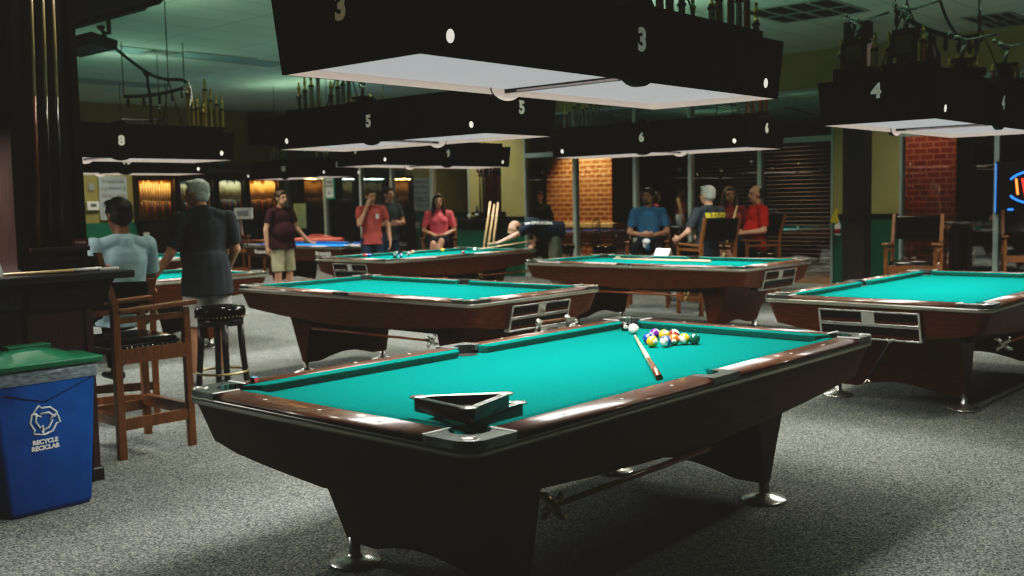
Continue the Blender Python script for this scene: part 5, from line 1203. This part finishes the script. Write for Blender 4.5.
# 8 seated, steel blue polo
p = stand_at(649, 14.4)
ps = dict(SIT, wrL=V(.24, .06, .92), hdL=V(.7, -1, .1), wrR=V(.25, -.06, .93), hdR=V(.7, 1, .1), knL=V(.42, .17, .77), knR=V(.42, -.16, .77), anL=V(.36, .16, .32), anR=V(.36, -.16, .32))
figure('seated person in steel blue polo with dark hair and beard, holding a cloth', (p.x, p.y, FZ), hd_(168), ps, SK2, F_blue, F_black, yaw=-.3, wide=1.0, sleeve=.75, beard=True)
chair_copy('oak high chair under the seated person in steel blue', p.x, p.y, hd_(168))
r = thing('white_cloth', 'crumpled white cloth held by the seated person in steel blue', 'cloth', Vector((p.x, p.y, .93))+Matrix.Rotation(hd_(168), 3, 'Z') @ V(.36, 0, 0)); MB().ball((0, 0, 0), (.05, .06, .04), 0, 10, 7).ball((.01, .03, -.04), (.03, .03, .05), 0, 8, 6).build('cloth_fold', M_paper, r)
# 9 seated, grey hair, dark grey shirt, back to us
p = stand_at(707, 13.3)
ps = dict(SIT, elL=V(.02, .29, 1.0), wrL=V(.16, .30, .92), hdL=V(.8, .2, -.3))
r9 = figure('seated person with grey hair in dark grey T-shirt with yellow print, back to us', (p.x, p.y, FZ), hd_(30), ps, SK1, F_grey, F_black, hairm=H_grey, yaw=.25, wide=1.08, sleeve=.8, scale=1.0)
shirt_text(r9[0], r9[1], 'BUDDIES', .085, (-.05, -.05, 1.20), (1, .0, 0), (0, 0, 1), mat('print_yellow', (.62, .50, .03), .8), .003)
chair_copy('high chair with broad black back under the grey-haired seated person', p.x, p.y, hd_(28))
# 10 woman in faded red sweatshirt facing us
p = stand_at(730, 15.2)
r10 = figure('seated person in faded red sweatshirt with light brown hair, facing us', (p.x, p.y, FZ), hd_(178), dict(SIT), SK1, F_brick, F_denim, False, 'long', H_ltbrown, female=True, wide=1.18, sleeve=1.0)
shirt_text(r10[0], r10[1], 'BOSTON', .085, (.1, 0, 1.17), (-1, 0, 0), (0, 0, 1), mat('print_pink', (.5, .25, .24), .8), .001)
chair_copy('high chair under the person in the faded red sweatshirt', p.x+.02, p.y, hd_(178))
# 11 red shirt in profile with cue
p = stand_at(755, 14.2)
ps = dict(SIT, wrL=V(.30, .10, .93), hdL=V(1, -.3, .2), wrR=V(.30, -.14, .91), hdR=V(1, .4, .2))
r11 = figure('seated person in bright red T-shirt in profile with balding dark hair, holding a cue', (p.x, p.y, FZ), hd_(100), ps, SK1, F_red, F_navy, True, 'balding', mat('hair_dark', (.012, .008, .006)), belly=.02, wide=1.08, sleeve=.8)
chair_copy('oak high chair under the person in bright red', p.x, p.y, hd_(100))
q0 = Vector((p.x, p.y, FZ)); rz = Matrix.Rotation(hd_(100), 3, 'Z'); g0 = q0+rz @ V(.40, .10, .98)
cue('short pale cue held upright by the person in bright red', g0+Vector((RT.x*.10, RT.y*.10, .36)), g0-Vector((RT.x*.10, RT.y*.10, .36)), .012, .018, None, M_maple, .85, wrap=False)
# 12 figure added outside, standing in for a reflection in the glass
p = on_x(541, 300, 16.35)
figure('dim figure in dark clothes added outside the window as a reflection, behind the bald player', (p.x, p.y, -.02), hd_(165), dict(STAND), SK1, F_black, F_black, hairm=H_brown, sleeve=1.0, wide=.95, vox=.012)

# ================================================================== CAMERA, WORLD, VIEW
cam = bpy.data.cameras.new('camera'); co = bpy.data.objects.new('camera', cam); COL.objects.link(co)
cam.sensor_width = 36; cam.lens = FPX*36/1024; cam.clip_start = .05; cam.clip_end = 200
r3 = Vector((RT.x, RT.y, 0)); fwd = Vector((FW.x*math.cos(PITCH), FW.y*math.cos(PITCH), -math.sin(PITCH))); dn = fwd.cross(r3)
if dn.z > 0: dn = -dn
c, s = math.cos(ROLL), math.sin(ROLL)
xr = r3*c - dn*s; yd = r3*s + dn*c
Mx = Matrix((xr, -yd, -fwd)).transposed().to_4x4(); Mx.translation = O; co.matrix_world = Mx
cam.dof.use_dof = True; cam.dof.focus_distance = 4.4; cam.dof.aperture_fstop = 3.2
scn.camera = co
w = bpy.data.worlds.new('night'); scn.world = w; w.use_nodes = True
w.node_tree.nodes['Background'].inputs[0].default_value = (.45, .62, .55, 1); w.node_tree.nodes['Background'].inputs[1].default_value = .02
scn.view_settings.view_transform = 'Standard'; scn.view_settings.look = 'None'; scn.view_settings.exposure = 0.0
vs = scn.view_settings; vs.use_curve_mapping = True
cm = vs.curve_mapping; cm.use_clip = False
for i, lift in ((0, .0098), (1, .0088), (2, .0068)):
    cu = cm.curves[i]; cu.points[0].location = (0, lift); cu.points[1].location = (1, .92)
    cu.points.new(.02, .0125+lift*.4); cu.points.new(.07, .058); cu.points.new(.2, .205); cu.points.new(.5, .52)
cm.update()
scn.cycles.max_bounces = 6; scn.cycles.diffuse_bounces = 4; scn.cycles.transparent_max_bounces = 12
scn.cycles.sample_clamp_indirect = 3.0; scn.cycles.caustics_reflective = False; scn.cycles.caustics_refractive = False
